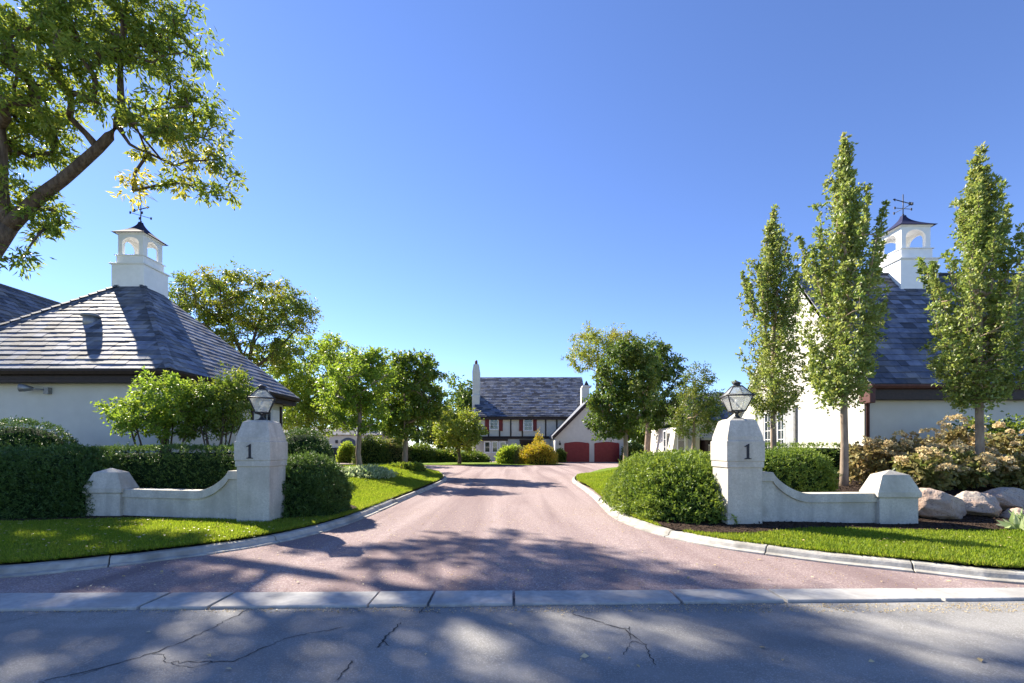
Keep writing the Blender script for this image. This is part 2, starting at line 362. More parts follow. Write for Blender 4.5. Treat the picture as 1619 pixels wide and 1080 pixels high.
def se_point(u, c, rad, p):
    a = np.abs(u / rad) ** p
    s = a.sum(1) ** (-1.0 / p)
    return u * s[:, None]
def wob(x, amp, k=1.7, ph=0.0):
    return amp * (np.sin(x[:, 0] * k * 1.9 + ph) * np.cos(x[:, 1] * k * 2.3 + 1.3 * ph) + 0.6 * np.sin(x[:, 2] * k * 3.1 + x[:, 0] * k * 2.7 + ph) + 0.6 * np.sin(x[:, 0] * 7.1 + x[:, 1] * 6.3 + ph) * np.cos(x[:, 2] * 8.7 + x[:, 0] * 3 + ph) + 0.75 * np.sin(x[:, 0] * 17 + x[:, 2] * 5 + ph) * np.sin(x[:, 1] * 16 + ph) * np.cos(x[:, 2] * 15 + x[:, 0] * 6))
def hedge(name, label, c, rad, mat, n, leaf=(0.07, 0.022), p=2.6, cat='hedge', group=None, amp=0.05, tint_top=0.0, rough=0.05, tufts=True, core=True, core_s=0.93):
    """clipped or mounded evergreen: leafy shoots all over a bumpy body"""
    c = np.array(c, float); rad = np.array(rad, float)
    root = thing(name, label, cat, c, group); ph = float(rng.uniform(0, 6))
    def surf(m):
        ar = np.array([rad[1] * rad[2], rad[0] * rad[2], rad[0] * rad[1]]); ar = ar / ar.sum()
        ax = rng.choice(3, m, p=ar); u = rng.uniform(-1, 1, (m, 3)); u[np.arange(m), ax] = np.sign(rng.uniform(-1, 1, m))
        u = u * rad; u[:, 2] = np.where((ax == 2), np.abs(u[:, 2]), np.abs(u[:, 2]))
        q = se_point(u, c, rad, p)
        nrm = unit(np.sign(q) * np.abs(q / rad) ** (p - 1) / rad)
        return q, nrm
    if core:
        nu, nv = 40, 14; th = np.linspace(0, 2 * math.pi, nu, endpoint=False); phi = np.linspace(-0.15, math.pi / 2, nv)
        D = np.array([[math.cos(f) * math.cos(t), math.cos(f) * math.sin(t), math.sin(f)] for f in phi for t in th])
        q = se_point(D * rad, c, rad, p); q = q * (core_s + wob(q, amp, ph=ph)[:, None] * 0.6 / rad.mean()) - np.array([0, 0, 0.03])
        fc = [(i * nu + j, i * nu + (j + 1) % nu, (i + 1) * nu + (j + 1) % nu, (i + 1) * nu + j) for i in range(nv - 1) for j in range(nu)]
        link('shade_core', np_mesh('shade_core', q + c, fc, True), root, mat=core_m)  # solid dark hull stops see-through and stands in for shaded depth
    if tufts:
        k = 7; m = n // k; q, nr = surf(m)
        q = q + nr * (wob(q, amp, ph=ph) + rng.normal(size=m) * rough)[:, None]
        ax = unit(nr + rng.normal(size=(m, 3)) * 0.35 + np.array([0, 0, 0.35]))
        q = np.repeat(q, k, 0); ax = np.repeat(ax, k, 0); tt = np.repeat(rng.uniform(0, 1, m) ** 2, k)
        s = rng.uniform(0, 1, (len(q), 1))
        stray = np.repeat((rng.random(m) < .03) * rng.uniform(.02, .11, m), k)[:, None]
        q = q + ax * ((s - 0.5) * leaf[0] * 1.5 + stray); A = ax * 0.6 + rng.normal(size=q.shape) * 0.6
        tint = tt * 0.55 + s[:, 0] * 0.35 + np.repeat(np.clip(wob(q[::k], 1.0, ph=ph), -1, 1), k) * 0.18
    else:
        q, nr = surf(n); q = q * (1 - rng.uniform(0, 0.18, (n, 1))) + nr * (wob(q, amp, ph=ph) + rng.normal(size=n) * rough)[:, None]
        A = nr + rng.normal(size=q.shape) * 0.7 + np.array([0, 0, 0.2]); tint = rng.uniform(0, 1, n) ** 2
    me = leaf_mesh('foliage', q + c, A, leaf[0], leaf[1], tint * (0.6 + tint_top), mat)
    link('foliage', me, root)
    return root

# ------------------------------------------------------------------ ground, road, drive
def smooth_poly(pts, step=0.25):
    P = [np.array(p, float) for p in pts]; P = [2 * P[0] - P[1]] + P + [2 * P[-1] - P[-2]]; out = []
    for i in range(1, len(P) - 2):
        a, b, c_, d = P[i - 1:i + 3]; n = max(2, int(np.linalg.norm(c_ - b) / step))
        for k in range(n):
            t = k / n
            out.append(0.5 * (2 * b + (c_ - a) * t + (2 * a - 5 * b + 4 * c_ - d) * t * t + (3 * b - a - 3 * c_ + d) * t ** 3))
    out.append(P[-2]); return np.array(out)
def offset(line, d):
    t = np.gradient(line, axis=0); t = unit(t); return line + np.stack([-t[:, 1], t[:, 0]], 1) * d
def inside(pts, poly):
    x, y = pts[:, 0], pts[:, 1]; r = np.zeros(len(pts), bool); n = len(poly)
    for i in range(n):
        x0, y0 = poly[i]; x1, y1 = poly[(i + 1) % n]
        cnd = ((y0 > y) != (y1 > y)); xx = (x1 - x0) * (y - y0) / (y1 - y0 + 1e-12) + x0
        r ^= cnd & (x < xx)
    return r
def sstep(a, b, x): t = np.clip((x - a) / (b - a), 0, 1); return t * t * (3 - 2 * t)
def zl(x, y):        # lawn height left of the drive
    return 0.115 + 0.47 * sstep(3.2, 6.3, -x) * sstep(12.0, 18.5, y) * (1 - sstep(23, 31, y)) + 0.02 * np.sin(x * 0.9) * np.cos(y * 0.5) * sstep(9, 14, y)
def zr(x, y):        # and right of it: the planting rises behind the wall
    return 0.115 + 0.42 * sstep(8.5, 10.8, y) * sstep(4.4, 6.2, x) * (1 - 0.5 * sstep(16, 26, y)) + 0.03 * np.sin(x * 1.3 + y)
def patch(name, poly, zf, step, mat, dz=0.0, label=None):
    poly = np.array(poly); lo = poly.min(0); hi = poly.max(0)
    gx, gy = np.meshgrid(np.arange(lo[0], hi[0], step), np.arange(lo[1], hi[1], step)); g = np.stack([gx.ravel(), gy.ravel()], 1)
    g = g + rng.uniform(-0.2, 0.2, g.shape) * step; g = g[inside(g, poly)]
    allp = np.concatenate([poly, g]); n = len(poly)
    vo, _, fo, *_ = delaunay_2d_cdt([Vector(p) for p in allp], [], [list(range(n))], 1, 1e-5)
    vo = np.array([tuple(v) for v in vo]); z = zf(vo[:, 0], vo[:, 1]) + dz
    me = bpy.data.meshes.new(name); me.from_pydata([(a, b, c) for (a, b), c in zip(vo, z)], [], fo); me.update()
    me.polygons.foreach_set('use_smooth', np.ones(len(me.polygons), bool))
    o = link(name, me, mat=mat); o['kind'] = 'structure'
    if label: o['label'] = label
    return o
def sheet(name, x0, x1, y0, y1, z, mat):
    o = link(name, np_mesh(name, [(x0, y0, z), (x1, y0, z), (x1, y1, z), (x0, y1, z)], [(0, 1, 2, 3)]), mat=mat); o['kind'] = 'structure'; return o

props(sheet('ground', -2500, 2500, -600, 4000, -0.06, meadow), 'green ground reaching away behind the houses')
road = sheet('road', -60, 60, -30, 5.0, -0.030, asphalt); road['label'] = 'cracked blue grey asphalt road along the bottom of the photo'
drive = link('driveway', np_mesh('driveway', [(-60, 4.2, -0.02), (-16, 4.2, -0.02), (5.4, 4.73, -0.02), (6.4, 4.86, -0.02), (60, 4.9, -0.02), (60, 66, 0.0), (-60, 66, 0.0)], [tuple(range(7))]), mat=gravel); drive['kind'] = 'structure'
drive['label'] = 'red gravel driveway running from the road to the houses'

KL = [(-22, 4.95), (-14, 4.85), (-9.5, 4.85), (-7.4, 5.0), (-5.95, 5.29), (-5.36, 5.62), (-4.74, 6.08), (-4.03, 6.78), (-3.53, 7.71), (-3.24, 9.0), (-3.14, 10.8), (-3.08, 13.5), (-3.0, 16.6), (-3.0, 20.6), (-3.6, 24.3), (-5.2, 27.6), (-8.5, 31.2), (-13, 33.5), (-20, 34.5), (-34, 35)]
KR = [(22, 4.75), (14, 4.75), (8.5, 4.78), (6.8, 4.85), (5.68, 5.05), (5.15, 5.37), (4.5, 5.76), (3.76, 6.28), (3.02, 7.0), (2.47, 8.06), (2.2, 9.6), (2.25, 11.2), (2.42, 13.5), (2.55, 16.5), (2.7, 20.5), (3.4, 24), (5.0, 27), (8.0, 29.6), (13, 31.5), (24, 32)]
kl = smooth_poly(KL); kr = smooth_poly(KR)

def kerb(name, line, sign, label, far):
    root = thing(name, label, 'kerb', (line[0][0], line[0][1], 0), kind='structure'); del root['category']
    prof = [(0.0, -0.05), (0.0, 0.006), (0.08, 0.012), (0.105, 0.062), (0.13, 0.084), (0.225, 0.092), (0.25, 0.08), (0.25, -0.05)]
    seg = np.concatenate([[0], np.cumsum(np.linalg.norm(np.diff(line, axis=0), axis=1))]); s = 0.0
    while s < seg[-1] - 0.3:
        ln = random.uniform(1.5, 2.1); e = min(s + ln - 0.014, seg[-1]); m = max(2, int((e - s) / 0.2) + 1)
        ss = np.linspace(s, e, m); pts = np.stack([np.interp(ss, seg, line[:, k]) for k in (0, 1)], 1)
        t2 = np.stack([np.interp(np.clip(ss + 0.1, 0, seg[-1]), seg, line[:, k]) - np.interp(np.clip(ss - 0.1, 0, seg[-1]), seg, line[:, k]) for k in (0, 1)], 1); t2 = unit(t2)
        nn = np.stack([-t2[:, 1], t2[:, 0]], 1) * sign; dz = random.uniform(-0.006, 0.006)
        sc = 1.0 if pts[0][1] < 11.5 else 0.55
        b = B(); b.loft([[(p[0] + n_[0] * a * sc, p[1] + n_[1] * a * sc, z + dz + 0.003 * math.sin(9 * p[0] + 5 * p[1])) for a, z in prof] for p, n_ in zip(pts, nn)])
        b.build('kerb_stone', concrete, root, 0.008)
        s += ln
    return root
kerb('lawn_kerb', kl, 1, 'curved concrete kerb edging the left lawn', True)
kerb('lawn_kerb', kr, -1, 'curved concrete kerb edging the right lawn and hedge', True)

# concrete ribbon between road and drive
rib = thing('concrete_ribbon', 'pale concrete ribbon laid flush between road and driveway', None, (0, 4.4, 0), kind='structure')
jx = [-16, -13.2, -10.6, -8.0, -5.9, -3.53, -2.87, -1.38, -0.81, 0.02, 1.66, 2.70, 4.30, 5.6]
for a, b in zip(jx[:-1], jx[1:]):
    g = random.uniform(0.008, 0.022)
    ff = lambda x: 4.40 + 0.031 * x + 0.004 * math.sin(5 * x); fb = lambda x: 4.78 + 0.018 * x
    n = max(3, int((b - a) / 0.25)); xs = np.linspace(a + g, b - g, n); dz = random.uniform(-0.004, 0.004)
    rr = [[(x, ff(x), -0.06), (x, ff(x), -0.012 + dz), (x, ff(x) + 0.012, -0.002 + dz), (x, fb(x), 0.002 + dz), (x, fb(x), -0.06)] for x in xs]
    B().loft(rr).build('concrete_slab', concrete_strip, rib, 0.004)

# cracks in the asphalt
def crack(pts, w, depth=0):
    line = []
    P = [((px - CX) / F * (F * 1.53 / (py - HZ)), F * 1.53 / (py - HZ)) for px, py in pts]
    for a, b in zip(P[:-1], P[1:]):
        n = max(3, int(math.hypot(b[0] - a[0], b[1] - a[1]) / 0.035))
        for k in range(n): line.append((a[0] + (b[0] - a[0]) * k / n + random.gauss(0, 0.009), a[1] + (b[1] - a[1]) * k / n + random.gauss(0, 0.009)))
    if depth < 1:
        for _ in range(max(1, len(pts) - 2)):
            k = random.randrange(len(pts)); px, py = pts[k]; a = random.uniform(-40, 40)
            crack([(px, py), (px + a, py + random.uniform(-8, 10)), (px + a * 1.8 + random.uniform(-12, 12), py + random.uniform(-4, 22))], w * .5, 1)
    line = np.array(line); ww = w * rng.uniform(0.4, 1.3, len(line)); t = unit(np.gradient(line, axis=0)); nn = np.stack([-t[:, 1], t[:, 0]], 1) * ww[:, None] / 2
    L = len(line); V = np.concatenate([np.c_[line + nn, np.full(L, -0.0265)], np.c_[line - nn, np.full(L, -0.0265)]])
    link('crack', np_mesh('crack', V, [(i, i + 1, L + i + 1, L + i) for i in range(L - 1)]), road, mat=crack_m)
for pts, w in [([(395, 962), (310, 1006), (240, 1034), (150, 1060), (60, 1078)], 0.012), ([(540, 992), (450, 1010), (370, 1046), (265, 1047)], 0.010), ([(635, 984), (605, 1012), (595, 1028)], 0.016), ([(905, 970), (985, 995), (1020, 1020), (1035, 1055)], 0.012), ([(672, 960), (665, 966), (664, 972)], 0.010),
               ([(0, 985), (60, 972), (110, 966)], 0.006), ([(555, 1045), (535, 1078)], 0.012)]:
    crack(pts, w)

# lawns
lin = offset(kl, 0.23); rin = offset(kr, -0.23)
def thin(l, k=3): return [tuple(p) for p in l[::k]] + [tuple(l[-1])]
left_poly = thin(lin) + [(-34, 4.95 + 0.35)]
right_poly = (thin(rin) + [(24, 5.1)])[::-1]
patch('left_lawn', left_poly, zl, 0.7, lawn_m, label='bright green lawn left of the driveway')
patch('right_lawn', right_poly, zr, 0.8, lawn_m, label='bright green lawn right of the driveway')
bedL = [(-13, 8.55), (-9.2, 8.5), (-7.5, 8.9), (-5.2, 8.75), (-4.35, 8.85), (-3.62, 9.2), (-3.5, 10.4), (-4.2, 11.4), (-6, 13.2), (-5.7, 17), (-9, 24), (-13, 26), (-26, 26), (-26, 8.6)]
bedR = [(2.75, 7.75), (3.25, 7.45), (3.9, 7.35), (5.0, 7.62), (7.0, 7.72), (8.2, 7.7), (9.4, 7.35), (12, 7.0), (19, 7.0), (19, 15.5), (12.2, 15.6), (11.5, 26), (9, 26), (6.0, 22), (4.7, 15), (4.2, 12.8), (2.9, 12.0), (2.62, 10), (2.65, 8.4)]
patch('left_planting_bed', bedL, zl, 0.6, mulch, 0.02, 'dark mulched bed under the left hedges')
patch('right_planting_bed', bedR, zr, 0.4, mulch, 0.025, 'dark mulched bed around the right wall and trees')

def grass(poly, hole, zf, ymax, dens, name, label):
    poly = np.array(poly); lo = np.array([max(poly[:, 0].min(), -13), 4.6]); hi = np.array([min(poly[:, 0].max(), 13), ymax])
    n = int((hi - lo).prod() * dens); q = rng.uniform(lo, hi, (n, 2))
    keep = rng.random(n) < np.clip(9.0 / q[:, 1], 0.25, 1) ** 1.3
    q = q[keep]; q = q[np.abs(q[:, 0]) < 1.18 * q[:, 1] + 0.4]
    q = q[inside(q, poly)]; q = q[~inside(q, np.array(hole))]
    n = len(q); z = zf(q[:, 0], q[:, 1]) - 0.005
    P = np.c_[q, z]; A = rng.normal(size=(n, 3)) * 0.38 + np.array([0, 0, 1])
    patchy = 0.5 + 0.5 * np.sin(q[:, 0] * 2.1 + np.sin(q[:, 1] * 1.7)) * np.cos(q[:, 1] * 2.6)
    far = np.clip(q[:, 1] / 9, 1, 2.2)
    me = leaf_mesh(name, P, A, 0.055 * far ** 0.5, 0.011 * far, rng.uniform(0, 0.5, n) ** 2 + patchy * 0.25 * rng.random(n), grass_m)
    o = link(name, me); props(o, label, 'grass', kind='stuff')
grass(left_poly, bedL, zl, 25, 2600, 'lawn_grass', 'short green grass blades of the left lawn')
grass(right_poly, bedR, zr, 25, 2600, 'lawn_grass', 'short green grass blades of the right lawn')

def fringe(line, sgn, zf, name, label, hole):
    q = line[(line[:, 1] < 22)]; n = 15000; k = rng.integers(0, len(q) - 1, n); f = rng.random((n, 1)); P2 = q[k] * (1 - f) + q[k + 1] * f; t = unit(q[k + 1] - q[k]); nn = np.stack([t[:, 1], -t[:, 0]], 1) * sgn
    P2 = P2 - nn * np.abs(rng.normal(size=(n, 1))) * .04; ok = (np.abs(P2[:, 0]) < 1.18 * P2[:, 1] + .3) & ~inside(P2, np.array(hole)); P2 = P2[ok]; nn = nn[ok]; n = len(P2)
    A = np.c_[nn * rng.uniform(0, .9, (n, 1)), np.full(n, .8)] + rng.normal(size=(n, 3)) * .3
    link(name, leaf_mesh(name, np.c_[P2, zf(P2[:, 0], P2[:, 1]) - .01], A, .075, .011, rng.uniform(0, .7, n) ** 1.5, grass_m)); props(bpy.data.objects[-1] if False else col.objects[-1], label, 'grass', kind='stuff')
fringe(lin, 1, zl, 'edge_grass', 'longer grass hanging over the left kerb', bedL)
fringe(rin, -1, zr, 'edge_grass', 'longer grass hanging over the right kerb', bedR)
def litter(name, label, n, x0, x1, y0, y1, zf, poly=None, size=0.05, hole=None):
    q = rng.uniform((x0, y0), (x1, y1), (n, 2))
    if poly is not None: q = q[inside(q, np.array(poly))]
    if hole is not None: q = q[~inside(q, np.array(hole))]
    P = np.c_[q, zf(q[:, 0], q[:, 1])]; A = rng.normal(size=P.shape) * np.array([1, 1, 0.12])
    n = len(P); A = unit(A); S = unit(np.cross(A, np.array([0, 0, 1.0]) + rng.normal(size=P.shape) * 0.25)); l = size * rng.uniform(0.5, 1.3, (n, 1))
    V = np.stack([P, P + A * l * .5 + S * l * .3 + [0, 0, .006], P + A * l, P + A * l * .5 - S * l * .3 + [0, 0, .006]], 1).reshape(-1, 3)
    i = np.arange(n)[:, None] * 4
    me = np_mesh(name, V, np.concatenate([i + np.array([[0, 1, 2]]), i + np.array([[0, 2, 3]])]))
    me.materials.append(dry_leaf); o = link(name, me); props(o, label, 'leaves', kind='stuff')
litter('fallen_leaves', 'pale fallen leaves lying on the left lawn', 420, -9, -3, 5, 9, lambda x, y: zl(x, y) + 0.04, left_poly, 0.045, bedL)
litter('fallen_leaves', 'pale fallen leaves lying on the right lawn', 90, 3, 9, 5, 8, lambda x, y: zr(x, y) + 0.04, right_poly, 0.045, bedR)
litter('fallen_leaves', 'small dry leaves scattered over the gravel driveway', 420, -5, 5, 4.9, 12, lambda x, y: 0 * x - 0.008, None, 0.04, left_poly + right_poly[:0])
litter('fallen_leaves', 'few dry leaves lying on the asphalt road', 26, -4, 5, 2.6, 4.3, lambda x, y: 0 * x - 0.022, None, 0.055)
litter('mulch_chips', 'loose bark chips on the right planting bed', 12000, 2.7, 13, 7.2, 12.5, lambda x, y: zr(x, y) + 0.03, bedR, 0.05)
litter('gutter_grit', 'grit and leaf crumbs gathered along the concrete ribbon', 2600, -6, 6, 4.22, 4.46, lambda x, y: 0 * x - 0.026, None, 0.018)
litter('gutter_grit', 'loose pale stone chips scattered on the gravel drive', 5000, -6, 6, 4.85, 11, lambda x, y: 0 * x - 0.012, None, 0.016, left_poly)
bpy.data.objects['mulch_chips'].data.materials[0] = mulch

# ------------------------------------------------------------------ entrance walls
def digit_one(cx, y, z0, h):
    """serif figure 1 facing the road"""
    w = h * 0.44
    pts = [(-.5, 0), (-.5, .05), (-.22, .075), (-.17, .12), (-.17, .80), (-.24, .83), (-.5, .79), (-.5, .835), (.12, 1.0), (.18, 1.0), (.18, .12), (.23, .075), (.5, .05), (.5, 0)]
    return [(cx + a * w, y, z0 + b * h) for a, b in pts]
def post_profile(z0):
    return [(z0 - 0.25, .305), (1.15, .305), (1.15, .325), (1.245, .325), (1.262, .318), (1.262, .335), (1.62, .335), (1.62, .318), (1.70, .312), (1.985, .235), (2.02, .18)]
def entrance(side):
    if side < 0:
        fx0, fy = -5.12, 8.45; ew = 0.36; ex, ey = -8.2, 9.32; lab = 'cast stone entrance wall left of the drive with numbered gate post'
    else:
        fx0, fy = 3.79, 8.0; ew = 0.37; ex, ey = 7.05, 8.5; lab = 'cast stone entrance wall right of the drive with numbered gate post'
    cx, cy = fx0 + 0.31, fy + 0.31
    root = thing('entrance_wall', lab, 'wall', (cx, cy, 0.1), 'entrance walls beside the driveway')
    po = B().square(cx, cy, post_profile(0.1)).build('gate_post', stone, root, 0.012)
    d = B().prism(digit_one(cx + (0.03 if side > 0 else -0.04), cy - 0.336, 1.30, 0.27), (0, -0.012, 0)).build('house_number', dark_gate, po); d['label'] = 'black serif figure 1'
    # end post with a hipped cap
    ep = B().square(ex, ey, [(-0.15, ew - 0.015), (0.58, ew - 0.015), (0.60, ew + 0.03), (0.69, ew + 0.03), (0.70, ew + 0.02), (1.0, ew * 0.68), (1.085, 0.02)], 1, .58).build('end_post', stone, root, 0.012)
    # low wall sweeping up to the gate post
    x_in = cx + side * 0.30; x_out = ex - side * (ew - 0.03)
    y_in = cy; y_out = ey
    def top(u):     # u metres from the gate post
        if u < 0.30: return 1.06
        if u < 1.05:
            t = (u - 0.30) / 0.75
            return 0.665 + 0.395 * (1 - math.sin(t * math.pi / 2) ** 0.72)
        return 0.665
    ln = abs(x_out - x_in); us = [0, .15, .295, .3] + list(np.linspace(.303, 1.05, 22)) + list(np.linspace(1.2, ln, 12))
    def ring(u, g0, g1, z0, z1f):
        x = x_in + side * u; y = y_in + (y_out - y_in) * u / ln
        return [(x, y - g0, z0(u)), (x, y + g1, z0(u)), (x, y + g1, z1f(u)), (x, y - g0, z1f(u))]
    B().loft([ring(u, .115, .115, lambda u: -0.15, lambda u: top(u) - 0.005) for u in us]).build('low_wall', stone, root, 0)
    B().loft([ring(u, .15, .15, lambda u: top(u) - 0.16, top) for u in us]).build('coping', stone, root, 0.012)
    return cx, cy
postL = entrance(-1); postR = entrance(1)

def lantern(cx, cy, z, label, rot):
    root = thing('post_lantern', label, 'lantern', (cx, cy, z), 'lanterns on the gate posts')
    c, s = math.cos(rot), math.sin(rot)
    def rt(v): return [(cx + x * c - y * s, cy + x * s + y * c, z + zz) for x, y, zz in v]
    def sq(h, zz): return [(-h, -h, zz), (h, -h, zz), (h, h, zz), (-h, h, zz)]
    b = B(); b.loft([[(cx + r * math.cos(i * math.pi / 6), cy + r * math.sin(i * math.pi / 6), z + zz) for i in range(12)] for zz, r in [(-0.01, .12), (.012, .12), (.03, .06), (.07, .03), (.10, .028), (.115, .05), (.13, .05)]], smooth=True)
    b.build('stem', iron, root)
    zb, zm, zt = .15, .42, .60; hb, hm, ht = .115, .215, .07
    f = B()
    for i in range(4):
        for (h0, z0, h1, z1, r) in ((hb, zb, hm, zm, .012), (hm, zm, ht, zt, .011)):
            p = rt([sq(h0, z0)[i], sq(h1, z1)[i]]); f.tube(p, r, 5)
        for (h, zz, r) in ((hb, zb, .014), (hm + .008, zm, .016), (ht, zt, .012)):
            p = rt([sq(h, zz)[i], sq(h, zz)[(i + 1) % 4]]); f.tube(p, r, 5)
        p = rt([sq(hb, zb)[i], (0, 0, .11)]); f.tube(p, .009, 5)
    f.build('frame', iron, root)
    for i in range(4):
        B().prism(rt([sq(hb - .004, zb)[i], sq(hb - .004, zb)[(i + 1) % 4], sq(hm - .006, zm)[(i + 1) % 4], sq(hm - .006, zm)[i]]), (0, 0, 0.001)).build('side_pane', lampglass, root)
        B().prism(rt([sq(hm - .004, zm + .01)[i], sq(hm - .004, zm + .01)[(i + 1) % 4], sq(ht - .004, zt)[(i + 1) % 4], sq(ht - .004, zt)[i]]), (0, 0, 0.001)).build('roof_pane', lampglass, root)
    B().lathe(cx, cy, [(z + .59, .085), (z + .61, .085), (z + .615, .06), (z + .645, .06), (z + .65, .085), (z + .66, .08), (z + .69, .03), (z + .70, .0)], 12).build('finial', iron, root)
    B().lathe(cx, cy, [(z + .12, .02), (z + .20, .02), (z + .205, .035), (z + .36, .035), (z + .37, .0)], 10).build('burner_tube', paint_white, root)
lantern(postL[0], postL[1], 2.02, 'black framed lantern on the left gate post', R(28))
lantern(postR[0], postR[1], 2.02, 'black framed lantern on the right gate post', R(-8))

# ------------------------------------------------------------------ slate roofs
def slate_variants():
    out = []
    for k in range(5):
        c = [(0, 0, .0), (.03, .05, 0), (.0, .06, .02), (.05, 0, .01), (0.02, .03, .03)][k]
        pts = [(-.5 + c[0], 0), (.5 - c[1], 0.0), (.5, c[1] * .9), (.5, 1), (-.5, 1), (-.5, c[0] * .9)]
        out.append(pts)
    return out
SV = slate_variants()
def clip_poly(pts, poly):
    out = list(pts)
    n = len(poly)
    for i in range(n):
        a = poly[i]; b = poly[(i + 1) % n]; ins = out; out = []
        if not ins: return []
        f = lambda p: (b[0] - a[0]) * (p[1] - a[1]) - (b[1] - a[1]) * (p[0] - a[0])
        for j in range(len(ins)):
            p, q = ins[j], ins[(j + 1) % len(ins)]; fp, fq = f(p), f(q)
            if fp >= 0: out.append(p)
            if fp * fq < 0:
                t = fp / (fp - fq); out.append((p[0] + (q[0] - p[0]) * t, p[1] + (q[1] - p[1]) * t))
    return out
def lay_slates(roof, faces, expo, wid, individual, lift=0.028):
    """faces: (origin, u, v, polygon ccw in uv). The largest in view become single slates, the rest one part"""
    allS = []
    for (o, u, v, poly) in faces:
        o, u, v = Vector(o), Vector(u).normalized(), Vector(v).normalized(); nrm = u.cross(v)
        us = [p[0] for p in poly]; vsx = [p[1] for p in poly]; row = 0; y = min(vsx) - 0.04
        while y < max(vsx):
            x = min(us) - wid * random.uniform(0.2, 1.0)
            while x < max(us):
                w = wid * random.uniform(0.72, 1.3); k = random.randrange(5); jy = y + random.uniform(-.014, .014)
                hgt = expo * 1.12
                pts = [(x + (a + .5) * (w - .008), jy + b * hgt) for a, b in SV[k]]
                cl = clip_poly(pts, poly)
                if len(cl) >= 3:
                    ar = abs(sum(cl[i][0] * cl[(i + 1) % len(cl)][1] - cl[(i + 1) % len(cl)][0] * cl[i][1] for i in range(len(cl)))) / 2
                    if ar > 0.008:
                        c = o + u * (x + w / 2) + v * (jy + expo / 2)
                        d = Vector((0, 0, EYE)) - c; px = CX + c.x / c.y * F; py = HZ - (c.z - EYE) / c.y * F
                        vis = max(0, nrm.dot(d.normalized())) * ar / d.length ** 2 if (-20 < px < 1640 and -20 < py < 1100) else 0
                        allS.append((vis, cl, o, u, v, nrm, jy, hgt))
                x += w
            y += expo; row += 1
    allS.sort(key=lambda t: -t[0])
    def geo(b, t):
        _, cl, o, u, v, nrm, jy, hgt = t; n = len(cl); tp = []; bt = []
        tw = random.uniform(-.004, .004)
        for (a, c) in cl:
            f = (c - jy) / hgt; z = lift * (1 - f) + tw
            p = o + u * a + v * c
            tp.append(p + nrm * (z + 0.022)); bt.append(p + nrm * (z + 0.001))
        b.add(bt + tp, [tuple(range(n, 2 * n))] + [(i, (i + 1) % n, (i + 1) % n + n, i + n) for i in range(n)])
    for t in allS[:individual]:
        if t[0] <= 0: break
        b = B(); geo(b, t); me = bpy.data.meshes.new('slate'); me.from_pydata(b.v, [], b.f); me.materials.append(slate); link('slate', me, roof)
    b = B()
    for t in allS[individual:] if individual else allS: geo(b, t)
    if b.v:
        me = bpy.data.meshes.new('slates'); me.from_pydata(b.v, [], b.f); me.materials.append(slate); o = link('slates', me, roof); o['kind'] = 'stuff'

